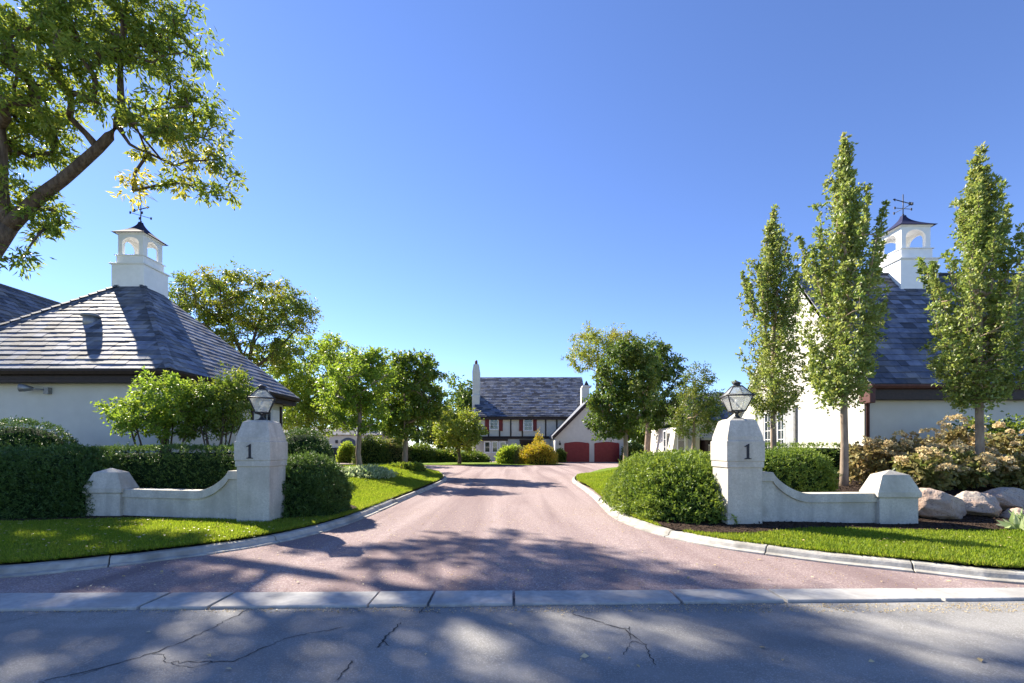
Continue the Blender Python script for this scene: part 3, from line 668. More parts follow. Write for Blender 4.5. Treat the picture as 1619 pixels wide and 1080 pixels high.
def cupola(root, cx, cy, zb, w, d, h, slope_bottom, label, vane_rot):
    """white louverless cupola with arched openings, bell roof and weathervane. h: (base top, ledge, eave, apex, vane top) as z"""
    z1, z2, z3, z4, z5 = h
    base = B().square(cx, cy, [(slope_bottom, w / 2), (z1 - .05, w / 2), (z1 - .05, w / 2 + .05), (z1, w / 2 + .07), (z1 + .02, w / 2 - .1)], 1, d / w).build('cupola', paint_white, root, 0.006)
    base['label'] = label
    w2 = w * 0.84; d2 = d * 0.84
    B().square(cx, cy, [(z1 - .02, w2 / 2), (z2 - .04, w2 / 2), (z2 - .03, w2 / 2 + .05), (z2, w2 / 2 + .05), (z2 + .01, w2 / 2 - .03)], 1, d2 / w2).build('plinth', paint_white, base, 0.005)
    w3 = w2 * 0.93; d3 = d2 * 0.93; hh = z3 - z2
    def panel(L):
        m = L * 0.16; sp = hh * 0.55; pts = [(-L / 2, 0), (-L / 2, hh), (L / 2, hh), (L / 2, 0), (L / 2 - m, 0), (L / 2 - m, sp)]
        r = L / 2 - m
        for k in range(1, 12):
            a = math.pi * k / 12; pts.append((r * math.cos(a), sp + hh * 0.30 * math.sin(a)))
        return pts + [(-L / 2 + m, sp), (-L / 2 + m, 0)]
    for (ax, s) in ((0, -1), (0, 1), (1, -1), (1, 1)):
        th = .09
        if ax == 0: pts = [(cx + a, cy + s * d3 / 2, z2 + b) for a, b in panel(w3)]; vec = (0, -s * th, 0)
        else: pts = [(cx + s * (w3 / 2 - .002), cy + a, z2 + b) for a, b in panel(d3 - 2 * th)]; vec = (-s * th, 0, 0)
        B().prism(pts, vec).build('arch_panel', paint_white, base)
    B().square(cx, cy, [(z3 - .015, w3 / 2 + .03), (z3 + .03, w3 / 2 + .08)], 1, d3 / w3).build('cornice', paint_white, base)
    pr = []; e = w3 / 2 + .16
    for k in range(13):
        t = k / 12; pr.append((z3 + .03 + (z4 - z3 - .03) * t, e * (0.09 + 0.91 * (1 - t) ** 1.7)))
    B().square(cx, cy, [(z3 + .028, e)] + pr, 1, d3 / w3).build('cupola_roof', copper, base)
    c, s = math.cos(vane_rot), math.sin(vane_rot); H = z5 - z4; sc = w * .42
    v = B(); v.tube([(cx, cy, z4 - .05), (cx, cy, z5)], .018, 6)
    v.lathe(cx, cy, [(z4 + .02, .0), (z4 + .05, .05), (z4 + .09, .0)], 8); v.lathe(cx, cy, [(z4 + H * .62, 0), (z4 + H * .65, .04), (z4 + H * .70, 0)], 8)
    for a in (0, math.pi / 2):
        ca, sa = math.cos(vane_rot * .3 + a), math.sin(vane_rot * .3 + a)
        v.tube([(cx - ca * sc * .62, cy - sa * sc * .62, z4 + H * .34), (cx + ca * sc * .62, cy + sa * sc * .62, z4 + H * .34)], .012, 5)
        for q in (-1, 1):
            x, y = cx + ca * sc * .62 * q, cy + sa * sc * .62 * q; v.box(x - .03, x + .03, y - .01, y + .01, z4 + H * .34 - .05, z4 + H * .34 + .05)
    v.tube([(cx - c * sc * 1.05, cy - s * sc * 1.05, z4 + H * .597), (cx + c * sc * 1.05, cy + s * sc * 1.05, z4 + H * .723)], .02, 5)
    def P(t, dz): return (cx + c * sc * t, cy + s * sc * t, z4 + H * (.66 + .06 * t) + dz)
    v.prism([P(.7, 0), P(.75, .07), P(1.15, .08), P(1.15, -.05), P(.75, -.07)], (-s * .015, c * .015, 0)); v.prism([P(-1.2, 0), P(-.92, .06), P(-.92, -.06)], (-s * .015, c * .015, 0))
    v.build('weathervane', iron, base)
    return base

def window(parent, x0, x1, y, z0, z1, nx=2, nz=3, fw=.06, frame=None, face=-1, axis='y', name='window'):
    """window in a wall plane: frame, glass panes and bars; axis y: the wall faces -y; axis x: faces -x (face -1) or +x"""
    frame = frame or paint_white
    def M(b, a0, a1, n0, n1, c0, c1):
        if axis == 'y': b.box(a0, a1, min(y + face * n0, y + face * n1), max(y + face * n0, y + face * n1), c0, c1)
        else: b.box(min(y + face * n0, y + face * n1), max(y + face * n0, y + face * n1), a0, a1, c0, c1)
        return b
    fr = B()
    M(fr, x0, x0 + fw, -.02, .05, z0, z1); M(fr, x1 - fw, x1, -.02, .05, z0, z1); M(fr, x0 + fw, x1 - fw, -.02, .05, z1 - fw, z1); M(fr, x0 + fw, x1 - fw, -.02, .06, z0, z0 + fw)
    f = fr.build(name, frame, parent)
    ix0, ix1, iz0, iz1 = x0 + fw, x1 - fw, z0 + fw, z1 - fw; bw = .025
    for i in range(nx):
        for k in range(nz):
            a0 = ix0 + (ix1 - ix0) * i / nx + bw / 2; a1 = ix0 + (ix1 - ix0) * (i + 1) / nx - bw / 2; c0 = iz0 + (iz1 - iz0) * k / nz + bw / 2; c1 = iz0 + (iz1 - iz0) * (k + 1) / nz - bw / 2
            M(B(), a0, a1, .004, .012, c0, c1).build('pane', glass, f)
    g = B(); M(g, ix0, ix1, .0, .008, iz0, iz1)
    for i in range(1, nx): M(g, ix0 + (ix1 - ix0) * i / nx - bw / 2, ix0 + (ix1 - ix0) * i / nx + bw / 2, .008, .03, iz0, iz1)
    for k in range(1, nz): M(g, ix0, ix1, .008, .028, iz0 + (iz1 - iz0) * k / nz - bw / 2, iz0 + (iz1 - iz0) * k / nz + bw / 2)
    g.build('glazing_bars', frame, f)
    return f

# ------------------------------------------------------------------ left building with pyramid roof
def left_building():
    xr, y0, ze = -10.5, 14.0, 3.93; xl = -19.6; y1 = 22.5; ax, ay, az = -15.65, 19.2, 8.62
    root = thing('garage_building', 'white stucco building with pyramid slate roof and cupola on the left', 'building', (-15, 19, 0))
    w = B().box(xl + .55, xr - .55, y0 + .55, y1 - .55, 0, 3.62).build('wall', stucco, root)
    e = B(); 
    e.box(xl + .12, xr - .12, y0 + .12, y0 + .42, 3.53, 3.78); e.box(xl + .12, xr - .12, y1 - .42, y1 - .12, 3.53, 3.78); e.box(xl + .12, xl + .42, y0 + .42, y1 - .42, 3.53, 3.78); e.box(xr - .42, xr - .12, y0 + .42, y1 - .42, 3.53, 3.78)
    e.build('fascia', brown, root, 0.01)
    bx('soffit', xl + .1, xr - .1, y0 + .1, y1 - .1, 3.63, 3.66, brown, root)
    g = B()
    for (a, b) in (((xl, y0), (xr, y0)), ((xr, y0), (xr, y1))):
        d = Vector((b[0] - a[0], b[1] - a[1], 0)).normalized(); n = Vector((d.y, -d.x, 0))
        pr = [(0.10, 3.74), (-.02, 3.76), (-.07, 3.86), (-.07, 3.90), (0.10, 3.90)]
        g.loft([[Vector((p[0], p[1], 0)) + n * (-q) + Vector((0, 0, z)) for q, z in pr] for p in (a, b)])
    g.build('gutter', brown, root)
    c = [(xl, y0, ze - .02), (xr, y0, ze - .02), (xr, y1, ze - .02), (xl, y1, ze - .02)]; ap = (ax, ay, az)
    rf = B().add(c + [ap], [(0, 1, 4), (1, 2, 4), (2, 3, 4), (3, 0, 4), (3, 2, 1, 0)]).build('roof', slate_deck, root)
    faces = []
    for i in range(2):
        o = Vector(c[i]) + Vector((0, 0, .005)); q = Vector(c[i + 1]); u = (q - c_(c[i])).normalized(); a = Vector(ap) - Vector(c[i]); n = u.cross(a).normalized(); v = n.cross(u)
        faces.append((o, u, v, [(0, 0), ((q - Vector(c[i])).length, 0), (a.dot(u), a.dot(v))]))
    lay_slates(rf, faces, 0.29, 0.40, 300, .02)
    for i in (0, 1):       # hip slates run up the corners
        p, q = Vector(c[i]), Vector(ap); m = int((q - p).length / .32); h = B(); d = (q - p).normalized(); s = Vector((d.y, -d.x, 0)).normalized(); n = s.cross(d)
        if n.z < 0: n = -n
        for k in range(m):
            a = p + d * (k * .32) + n * .05; b = a + d * .36 - n * .012
            h.add([a - s * .13 - n * .03 + n * .02, a + n * .05, a + s * .13 - n * .01, b - s * .13 - n * .03, b + n * .035, b + s * .13 - n * .03], [(0, 1, 4, 3), (1, 2, 5, 4), (0, 2, 1)])
        o = h.build('hip_tiles', slate, rf); o['kind'] = 'stuff'
    cupola(root, ax, ay, 0, 1.32, 1.32, (9.02, 9.40, 10.28, 11.0, 11.85), 7.85, 'white cupola with arched openings on the pyramid roof', R(155))
    # roof vent
    vp = at(143, 512, 16.3); vb = B(); dv = Vector((0, -.35, 0.94))
    vb.tube([(vp.x, vp.y, vp.z - .15), (vp.x, vp.y, vp.z + .26)], .21, 14); vb.lathe(vp.x, vp.y, [(vp.z + .25, .27), (vp.z + .29, .28), (vp.z + .36, .22), (vp.z + .38, 0)], 16)
    vb.build('roof_vent', lead, root)
    # corner downpipe, floodlight
    dp = B().tube([(xr - .5, y0 + .45, 0), (xr - .5, y0 + .45, 3.5), (xr - .35, y0 + .2, 3.74)], .06, 8).build('downpipe', brown, root)
    f = at(62, 617, 14.5); fl = B(); fl.box(f.x + .20, f.x + .36, 14.42, 14.56, f.z - .12, f.z + .08); fl.tube([(f.x + .25, 14.46, f.z), (f.x, 14.25, f.z + .02)], .025, 6)
    fl.tube([(f.x + .02, 14.3, f.z + .02), (f.x - .12, 14.2, f.z + .03), (f.x - .24, 14.14, f.z + .03)], [.05, .11, .125], 12)
    fl.build('floodlight', lead, root)
    # side wall: window and shutters near the far end
    window(root, 20.1, 20.9, xr - .55, 1.6, 3.2, 2, 3, axis='x', face=1)
    for a in (19.45, 20.95): bx('shutter', xr - .55, xr - .50, a, a + .6, 1.5, 3.25, paint_white, root, .005)
    for a in (19.25, 21.65): bx('timber', xr - .55, xr - .49, a, a + .14, 0, 3.45, brown, root)
def c_(p): return Vector(p)
left_building()

def rear_left():
    # ridge running away from the road; only its right slope shows
    xr, zr_ = -22.4, 8.6; run = 4.6
    root = thing('rear_left_house', 'house with plain slate roof slope behind the pyramid roof at the left edge', 'building', (-22, 27, 0))
    bx('wall', xr - run + .5, xr + run - .5, 17.8, 33, 0, 4.2, stucco, root)
    rf = B().prism([(xr - run, 17.2, 3.95), (xr + run, 17.2, 3.95), (xr, 17.2, zr_)], (0, 16.3, 0)).build('roof', slate_deck, root)
    B().prism([(xr - run + .3, 17.12, 3.9), (xr + run - .3, 17.12, 3.9), (xr, 17.12, zr_ - .3)], (0, .07, 0)).build('gable_wall', stucco, root)
    v = Vector((-run, 0, zr_ - 3.95)); lay_slates(rf, [((xr + run, 17.2, 3.97), (0, 1, 0), v, [(0, 0), (16.3, 0), (16.3, v.length), (0, v.length)])], .30, .44, 120)
    bx('ridge_cap', xr - .12, xr + .12, 17.2, 33.5, zr_ - .02, zr_ + .06, slate, rf)
rear_left()

# ------------------------------------------------------------------ right building with gable roof
def right_building():
    xg = 11.95; xe = 24.0; y0, ze = 15.0, 3.62; yr, zrg = 19.1, 8.74; xo = xg - .16
    root = thing('gable_building', 'white stucco building with steep slate gable roof and cupola on the right', 'building', (17, 19, 0))
    # gable wall profile with the flared rear eave
    prof = [(y0 + .45, 0), (25.3, 0), (25.3, 2.9), (23.9, 3.45), (22.8, 4.35), (yr, zrg - .12), (y0 + .45, 4.05)]
    B().prism([(xg, y, z) for y, z in prof], (xe - xg, 0, 0)).build('wall', stucco, root)
    # rake board
    rk = [(y0 - .02, 3.55), (y0 + .10, 3.45), (y0 + .32, 3.62), (yr, zrg - .35), (22.7, 4.20), (23.8, 3.25), (25.4, 2.70), (25.45, 2.95), (23.9, 3.5), (22.8, 4.42), (yr, zrg - .02), (y0 - .02, 3.62)]
    B().prism([(xo, y, z) for y, z in rk], (.155, 0, 0)).build('rake_board', stucco, root)
    e = B().box(xg - .155, xe, y0 + .12, y0 + .40, 3.10, 3.46); e.build('fascia', brown, root, .01)
    bx('eave_bracket', xg - .17, xg + .02, y0 - .02, y0 + .46, 2.98, 3.6, redbrown, root, .02)
    g = B().loft([[(x, y0 + .12, 3.44), (x, y0 - .03, 3.46), (x, y0 - .08, 3.54), (x, y0 - .08, 3.585), (x, y0 + .12, 3.585)] for x in (xo, xe)]).build('gutter', redbrown, root)
    B().tube([(xg + .08, y0 + .39, 0), (xg + .08, y0 + .39, 3.1), (xg + .05, y0 + .1, 3.46)], .05, 8).build('downpipe', redbrown, root)
    rf = B().loft([[(x, y0, ze - .02), (x, yr, zrg - .02), (x, 22.8, 4.4), (x, 23.9, 3.5), (x, 25.5, 2.95), (x, 25.5, 2.9), (x, 23.9, 3.4), (x, 22.8, 4.25), (x, yr, zrg - .2), (x, y0 + .1, ze - .1)] for x in (xo, xe)]).build('roof', slate_deck, root)
    v = Vector((0, yr - y0, zrg - ze)); W = xe - xo
    lay_slates(rf, [((xo - .03, y0 - .05, ze - .04), (1, 0, 0), v, [(0, 0), (W, 0), (W, v.length), (0, v.length)])], .30, .40, 300)
    bx('ridge_cap', xo, xe, yr - .13, yr + .13, zrg - .02, zrg + .055, slate, rf)
    cx = (1436 - CX) / F * 18.9
    cupola(root, cx, 19.15, 0, 1.52, 1.55, (9.16, 9.62, 10.52, 11.25, 12.15), 7.7, 'white cupola with arched openings on the gable roof', R(25))
    # tall window group in the gable wall
    for (a, b_, z1, kind) in ((19.25, 19.85, 3.15, 'panel'), (19.9, 20.45, 3.15, 'win'), (20.5, 20.9, 3.15, 'panel'), (20.95, 21.5, 3.15, 'win'), (21.55, 22.1, 3.15, 'panel')):
        if kind == 'win': window(root, a, b_, xg, .6, z1, 2, 6, .05, axis='x', face=-1)
        else: bx('shutter', xg - .05, xg, a, b_, .6, z1, grey_panel, root, .01)
    bx('window_surround', xg - .09, xg + .01, 22.12, 22.22, .5, 3.3, lead, root); bx('window_surround', xg - .09, xg + .01, 19.1, 19.2, .5, 3.3, lead, root)
    # small iron trellis curls on the gable
right_building()

def rear_right():
    root = thing('rear_right_house', 'low white house with portico door behind the right hedge', 'building', (14, 36, 0))
    x0, x1 = 11.4, 20; y0 = 33
    # near wing
    B().prism([(x0, y0, 0), (13.6, y0, 0), (13.6, y0, 3.0), (11.9, y0, 3.0)], (0, 6, 0)).build('wing_wall', stucco, root)
    window(root, 34.2, 34.9, 11.62, .9, 2.8, 1, 3, .08, axis='x', face=-1)
    window(root, 11.95, 12.55, y0, 1.2, 2.9, 1, 2, .07)
    bx('wall', 13.6, x1, y0 + 1, y0 + 7, 0, 3.4, stucco, root)
    bx('pilaster', 12.75, 13.25, y0 - .12, y0, 0, 3.0, grey_panel, root)
    bx('portico_roof', 13.7, 15.8, y0 - .6, y0 + 1, 2.05, 2.25, grey_panel, root, .02)
    bx('portico_jamb', 13.85, 14.05, y0 - .4, y0 + .98, 0, 2.05, brown, root); bx('portico_back', 14.05, 15.7, y0 + .9, y0 + .99, 0, 2.05, brown, root)
    window(root, 14.15, 15.5, y0 + .88, .1, 1.75, 2, 2, .1, name='french_door')
    rf = B().prism([(13.3, y0 + .5, 3.4), (13.3, y0 + 8, 3.4), (13.3, y0 + 4, 5.9)], (x1 - 13.3, 0, 0)).build('roof', slate_deck, root)
    v = Vector((0, 3.5, 2.5)); lay_slates(rf, [((13.3, y0 + .5, 3.42), (1, 0, 0), v, [(0, 0), (x1 - 13.3, 0), (x1 - 13.3, v.length), (0, v.length)])], .3, .45, 0)
rear_right()

# ------------------------------------------------------------------ main house
def main_house():
    D = 52.0; X = lambda px, d=D: (px - CX) / F * d; Z = lambda py, d=D: EYE + (HZ - py) / F * d
    root = thing('half_timbered_house', 'half timbered white house with slate roof and two red garage doors', 'house', (0, D, 0))
    xl, xr = X(752), X(990); ze = Z(658); yr = D + 5.3; zrg = Z(597, yr)
    bx('wall', xl, xr - .3, D, D + 10.6, 0, ze + .05, stucco, root)
    # gable end walls under the roof
    B().prism([(xl + .05, D + .1, ze), (xl + .05, D + 10.5, ze), (xl + .05, yr, zrg - .15)], (.2, 0, 0)).build('gable_wall', stucco, root)
    x0, x1 = X(750), X(917, yr) + .2
    rf = B().prism([(x0, D - .5, ze - .1), (x0, D + 11.1, ze - .1), (x0, yr, zrg)], (x1 - x0, 0, 0)).build('roof', slate_deck, root)
    v = Vector((0, yr - D + .5, zrg - ze + .1)); lay_slates(rf, [((x0 - .05, D - .52, ze - .1), (1, 0, 0), v, [(0, 0), (x1 - x0 + .1, 0), (x1 - x0 + .1, v.length), (0, v.length)])], .30, .55, 0, .05)
    bx('fascia', x0, x1, D - .45, D - .12, ze - .42, ze - .13, brown, root)
    # chimney stack stepping out of the left gable
    cy = D + 1.8
    ch = B().loft([[(a, cy - w, z), (b, cy - w, z), (b, cy + w, z), (a, cy + w, z)] for z, a, b, w in ((0, X(745), X(757), .75), (Z(622), X(745), X(757), .7), (Z(621), X(745.5), X(757), .6), (Z(585), X(745.2), X(757.2), .55), (Z(573), X(747), X(755.5), .42), (Z(572), X(747.5), X(755), .36))]).build('chimney', stucco, root)
    B().lathe(X(751), cy, [(Z(572), .17), (Z(566), .15), (Z(565), .10)], 10).build('chimney_pot', redbrown, ch)
    # second stack / vent turret behind the garage gable
    b2 = B().box(X(921, 51), X(933, 51), 51.5, 52.6, Z(650), Z(613)).build('chimney', stucco, root)
    bx('chimney_cap', X(920), X(934), 51.4, 52.7, Z(613), Z(610.5), stucco, b2)
    B().square((X(920) + X(934)) / 2, 52.05, [(Z(610.5), .3), (Z(602), .03)]).build('chimney_pot', iron, b2)
    bx('chimney_shoulder', X(919), X(921), 51.5, 52.4, Z(650), Z(629), stucco, b2)
    # timbers of the upper floor
    for px in (752, 772.5, 790, 807.5, 825.8, 862.7, 880.3, 897):
        bx('timber', X(px) - .08, X(px) + .08, D - .06, D + .01, Z(690), ze - .1, brown, root)
    bx('timber_rail', xl, X(905), D - .10, D + .01, Z(694), Z(689.8), brown, root)
    bx('timber_rail', xl, X(905), D - .08, D + .01, Z(660.5), Z(658), brown, root)
    for a, b in ((767, 773), (789, 795), (820.8, 826.4), (843, 848.6)):
        bx('shutter', X(a), X(b), D - .12, D - .02, Z(681.5), Z(660.8), shutter_red, root, .01)
    window(root, X(773.6), X(788.6), D - .01, Z(680), Z(661), 2, 3, .12)
    window(root, X(827.3), X(842.5), D - .01, Z(682), Z(661), 2, 3, .12)
    # ground floor: window bay with its own little roof, entrance porch
    bx('bay_wall', X(764), X(801), D - 1.0, D, 0, .9, stucco, root); bx('bay_roof', X(762), X(803), D - 1.15, D - .0, Z(697), Z(694.5), brown, root)
    for a, b in ((765, 776), (777, 788), (789, 800)): window(root, X(a, D - 1), X(b, D - 1), D - .95, .9, Z(697.5), 1, 2, .14)
    bx('porch_shade_panel', X(822), X(852), D - .03, D + .01, 0, Z(696), brown, root)  # flat dark board on the wall; its colour stands in for the entry's shade
    bx('front_door', X(832), X(841), D - .08, D - .03, 0, 2.1, brown, root)
    for px in (824, 851): bx('porch_post', X(px) - .12, X(px) + .12, D - .9, D - .66, 0, Z(698), brown, root)
    bx('porch_beam', X(821), X(856), D - 1.0, D - .5, Z(698), Z(695), brown, root)
    # garage wing
    G = 47.6; X2 = lambda px: (px - CX) / F * G; Z2 = lambda py: EYE + (HZ - py) / F * G
    gl, gr, ga = X2(877), X2(989), X2(933); zE = Z2(690); zA = Z2(635)
    sl = (zA - zE) / (ga - gl)
    B().prism([(gl, G, 0), (gr, G, 0), (gr, G, zE), (ga, G, zA), (gl, G, zE)], (0, D - G - .02, 0)).build('garage_wall', stucco, root)
    dl, dr = X2(874.5), X2(991.5)
    for (a, za, sgn) in ((dl, zE - .25, 1), (dr, zE - .25, -1)):
        B().prism([(a, G - .35, za), (ga, G - .35, zA + .05), (ga, G - .35, zA + .38), (a - sgn * .08, G - .35, za + .30)], (0, D - G + 3, 0)).build('garage_roof', slate, root)
        B().prism([(a - sgn * .04, G - .42, za - .12), (ga, G - .42, zA - .12), (ga, G - .42, zA + .30), (a - sgn * .1, G - .42, za + .22)], (0, .07, 0)).build('bargeboard', brown, root)
    for a, b in ((892, 931.6), (939.6, 979)):
        x0_, x1_ = X2(a), X2(b); zb = .02; zs = Z2(701.2); zt = Z2(698.6); n = 14
        arc = [(x1_ + (x0_ - x1_) * k / n, G - .02, zs + (zt - zs) * math.sin(math.pi * k / n)) for k in range(n + 1)]
        dpt = B().prism([(x0_, G - .02, zb), (x1_, G - .02, zb)] + arc, (0, -.03, 0)).build('garage_door', door_red, root)
        for k in range(4):
            zz = zb + .12 + k * .5
            for j in range(4):
                xa = x0_ + .10 + j * (x1_ - x0_ - .1) / 4
                B().box(xa, xa + (x1_ - x0_) / 4 - .12, G - .062, G - .05, zz, zz + .38).build('door_panel', door_red, dpt)
    window(root, X2(929), X2(942), G - .01, Z2(679), Z2(666), 2, 2, .12, brown)
    l = B().box(X2(885) - .1, X2(885) + .1, G - .3, G - .1, Z2(704), Z2(700)); l.tube([(X2(885), G - .2, Z2(700)), (X2(885), G, Z2(697))], .03, 6); l.build('wall_lantern', iron, root)
    B().tube([(gl + .05, G - .08, 0), (gl + .05, G - .08, zE - .3)], .06, 8).build('downpipe', paint_white, root)
    return root
main_house()

def far_garage():
    D = 60.0; X = lambda px: (px - CX) / F * D; Z = lambda py: EYE + (HZ - py) / F * D
    root = thing('far_garage', 'white outbuilding with arched blue door far behind the left lawn', 'building', (X(540), D, 0))
    bx('wall', X(440), X(600), D, D + 6, 0, Z(687), stucco, root)
    rf = B().prism([(X(436), D - .4, Z(688)), (X(436), D + 6.4, Z(688)), (X(436), D + 3, Z(674))], (X(606) - X(436), 0, 0)).build('roof', slate_deck, root)
    v = Vector((0, 3.4, Z(674) - Z(688))); lay_slates(rf, [((X(436), D - .42, Z(688)), (1, 0, 0), v, [(0, 0), (X(606) - X(436), 0), (X(606) - X(436), v.length), (0, v.length)])], .35, .6, 0, .05)
    n = 12; a, b = X(539), X(562); zs, zt = Z(697), Z(692)
    B().prism([(a, D - .02, 0), (b, D - .02, 0)] + [(b + (a - b) * k / n, D - .02, zs + (zt - zs) * math.sin(math.pi * k / n)) for k in range(n + 1)], (0, -.06, 0)).build('arched_door', door_blue, root)
    n0 = 5
    for k in range(n0): bx('gate_board', X(510) + (X(536) - X(510)) * k / n0 + .01, X(510) + (X(536) - X(510)) * (k + 1) / n0 - .01, D - .3, D - .22, 0, Z(708), dark_gate, root)
    bx('gate_rail', X(509.5), X(537), D - .2, D - .12, .2, Z(709), dark_gate, root)
    bx('wall_lantern', X(531), X(534), D - .2, D - .0, Z(701), Z(696), iron, root)
far_garage()

# ------------------------------------------------------------------ trees
def lobe(px, py, D, rx, ry, rd=None):
    p = at(px, py, D); return (p.x, p.y, p.z, rx * D / F, (rd if rd else rx * D / F), ry * D / F)

def W(px, py, D=16.5): p = at(px, py, D); return (p.x, p.y, p.z)
big_lobes = [lobe(185, 30, 16.5, 135, 70), lobe(80, 95, 15.5, 115, 95), lobe(252, 85, 16.5, 65, 50), lobe(308, 200, 17.5, 72, 50), lobe(330, 272, 17.5, 50, 40), lobe(290, 150, 17.0, 40, 30), lobe(235, 190, 15.5, 60, 45), lobe(40, 200, 17.5, 80, 70), lobe(25, 300, 16.5, 55, 45), lobe(62, 350, 16.5, 38, 28), lobe(15, 412, 15.5, 36, 24),
             lobe(-110, 60, 16.5, 100, 110), lobe(70, -120, 16.5, 140, 60), lobe(-110, 250, 16.5, 80, 70)]
big_lobes = [(l[0], l[1], l[2], l[3], l[4] * .5, l[5]) for l in big_lobes]
def big_tint(c):
    px = CX + c[0] / c[1] * F; py = HZ - (c[2] - EYE) / c[1] * F
    t = 0.05 + 0.18 * rng.random()
    if 225 < px < 345 and 210 < py < 330: t = rng.uniform(0.1, 0.75)
    if py > 265 and 190 < px < 240: t = 0.95
    return t
ext = [W(225, 240), W(212, 275), W(210, 302), W(270, 262), W(290, 290), W(262, 290), W(330, 300)]
make_tree('ash_tree', 'huge ash tree leaning in over the top left corner', 'tree', (-21.6, 16.5, 0),
    [([(-21.6, 16.5, -.1), (-20.9, 16.5, 4), W(-45, 455), W(15, 358)], [0.350, 0.298, 0.272, 0.245]),
     ([W(15, 358), W(62, 312), W(118, 268), W(186, 196), W(190, 110), W(200, 10), W(190, -90)], [0.240, 0.209, 0.178, 0.141, 0.089, 0.057, 0.031]),
     ([W(15, 358), W(5, 300), W(4, 225), W(-10, 120), W(-5, -20), W(10, -160)], [0.167, 0.146, 0.131, 0.100, 0.073, 0.041]),
     ([W(186, 196), W(205, 228), W(235, 242), W(275, 262)], [0.073, 0.052, 0.041, 0.031]),
     ([W(186, 196), W(240, 175), W(300, 168)], [0.068, 0.041, 0.026]),
     ([W(-45, 455), W(-120, 330), W(-150, 150), W(-160, 20)], [0.209, 0.167, 0.115, 0.063])],
    big_lobes, 400, 0.58, 110, (0.25, 0.075), lf_ash, mind=0.44, tint=big_tint, extra=ext, droop=0.5, tip=0.02)

def round_tree(name, label, px, D, gz, lob, n, cr, per, leaf, mat, tr, fork, bm=None, group=None, tint=None, cat='tree', **k):
    b = at(px, HZ, D); base = (b.x, D, gz)
    tr_path = [(b.x, D, gz - .1), (b.x + rng.normal() * .06, D, gz + (fork - gz) * .5), (b.x + rng.normal() * .06, D, fork), (b.x, D, fork + (lob[0][2] - fork) * .9)]
    return make_tree(name, label, cat, base, [(tr_path, [tr * 1.25, tr, tr * .9, tr * .4])], lob, n, cr, per, leaf, mat, bm, group, tint=tint, **k)

yt = lambda base, amp: (lambda c: base + amp * rng.random() ** 2)
# spreading tree behind the pyramid roof
b = at(392, HZ, 38)
make_tree('locust_tree', 'broad spreading tree rising behind the pyramid roof', 'tree', (b.x, 38, 0),
    [([(b.x, 38, -.1), (b.x, 38, 5), W(392, 590, 38), ], [.36, .30, .26]), ([W(392, 590, 38), W(370, 530, 38), W(345, 490, 38)], [.17, .12, .06]), ([W(392, 590, 38), W(400, 540, 38), W(420, 480, 38)], [.17, .12, .06]), ([W(392, 590, 38), W(430, 560, 38), W(470, 520, 38)], [.15, .10, .05])],
    [lobe(385, 480, 38, 95, 42), lobe(320, 470, 38, 50, 36), lobe(455, 500, 38, 48, 34), lobe(285, 448, 37, 18, 18), lobe(300, 520, 38, 35, 40), lobe(405, 545, 38, 62, 40), lobe(335, 545, 38, 50, 40)], 215, 0.95, 125, (0.27, 0.12), lf_maple, mind=.75, tint=yt(.12, .5), tip=.022, stretch=(1, 1, .55))
round_tree('locust_tree', 'yellowing tree mass between the pyramid roof and the lawn trees', 488, 44, 0, [lobe(490, 580, 44, 62, 52), lobe(470, 640, 44, 50, 45), lobe(525, 570, 45, 38, 45), lobe(450, 600, 43, 28, 30), lobe(520, 650, 44, 40, 32), lobe(480, 672, 43, 42, 26), lobe(540, 540, 45, 26, 22)], 165, 1.05, 150, (.27, .15), lf_mag, .28, 4, tint=yt(.05, .35), mind=.7)
round_tree('lawn_tree', 'light leaved tree with pale forked trunk on left lawn, nearer the gate', 570, 20, .56, [lobe(570, 600, 20, 54, 48), lobe(560, 648, 20, 52, 36), lobe(583, 570, 20, 32, 24), lobe(538, 620, 20, 30, 34)], 110, .42, 165, (.13, .075), lf_mag, .11, 2.0, bark_pale, 'trees on the left lawn', yt(0, .15), mind=.28, gup=.6)
round_tree('lawn_tree', 'dense green round headed tree on the left lawn beside the drive', 640, 24, .42, [lobe(646, 615, 24, 54, 56), lobe(640, 660, 24, 50, 34), lobe(655, 582, 24, 38, 28), lobe(692, 640, 24, 16, 26), lobe(692, 592, 24, 9, 14)], 125, .5, 175, (.15, .10), lf_maple, .13, 2.0, bark_pale, 'trees on the left lawn', yt(0, .18), mind=.32, gup=.6)
round_tree('lawn_tree', 'dense round headed tree beside right edge of drive before the garage', 987, 22, .3, [lobe(980, 638, 22, 54, 50), lobe(985, 590, 22, 46, 52), lobe(958, 660, 22, 36, 32), lobe(1005, 560, 22, 32, 26)], 130, .46, 180, (.14, .095), lf_dark, .12, 1.75, bark_pale, 'trees on the right lawn', yt(0, .35), mind=.30, gup=.6)
round_tree('lawn_tree', 'dark green tree with leaning trunk behind the right lawn', 1024, 37, 0, [lobe(1040, 610, 37, 40, 58), lobe(1030, 570, 37, 36, 30), lobe(1048, 655, 37, 34, 34)], 105, .75, 180, (.2, .13), lf_dark, .24, 3.2, bark_pale, 'trees on the right lawn', yt(0, .25), mind=.5, gup=.6)
round_tree('shade_tree', 'grey green oval tree before the low white house', 1097, 31, .1, [lobe(1100, 640, 31, 40, 45), lobe(1102, 605, 31, 26, 26), lobe(1085, 665, 31, 26, 24), lobe(1125, 655, 31, 24, 30)], 85, .6, 120, (.14, .08), lf_dark, .13, 1.9, bark_pale, None, yt(.05, .5), mind=.4, gup=.6)
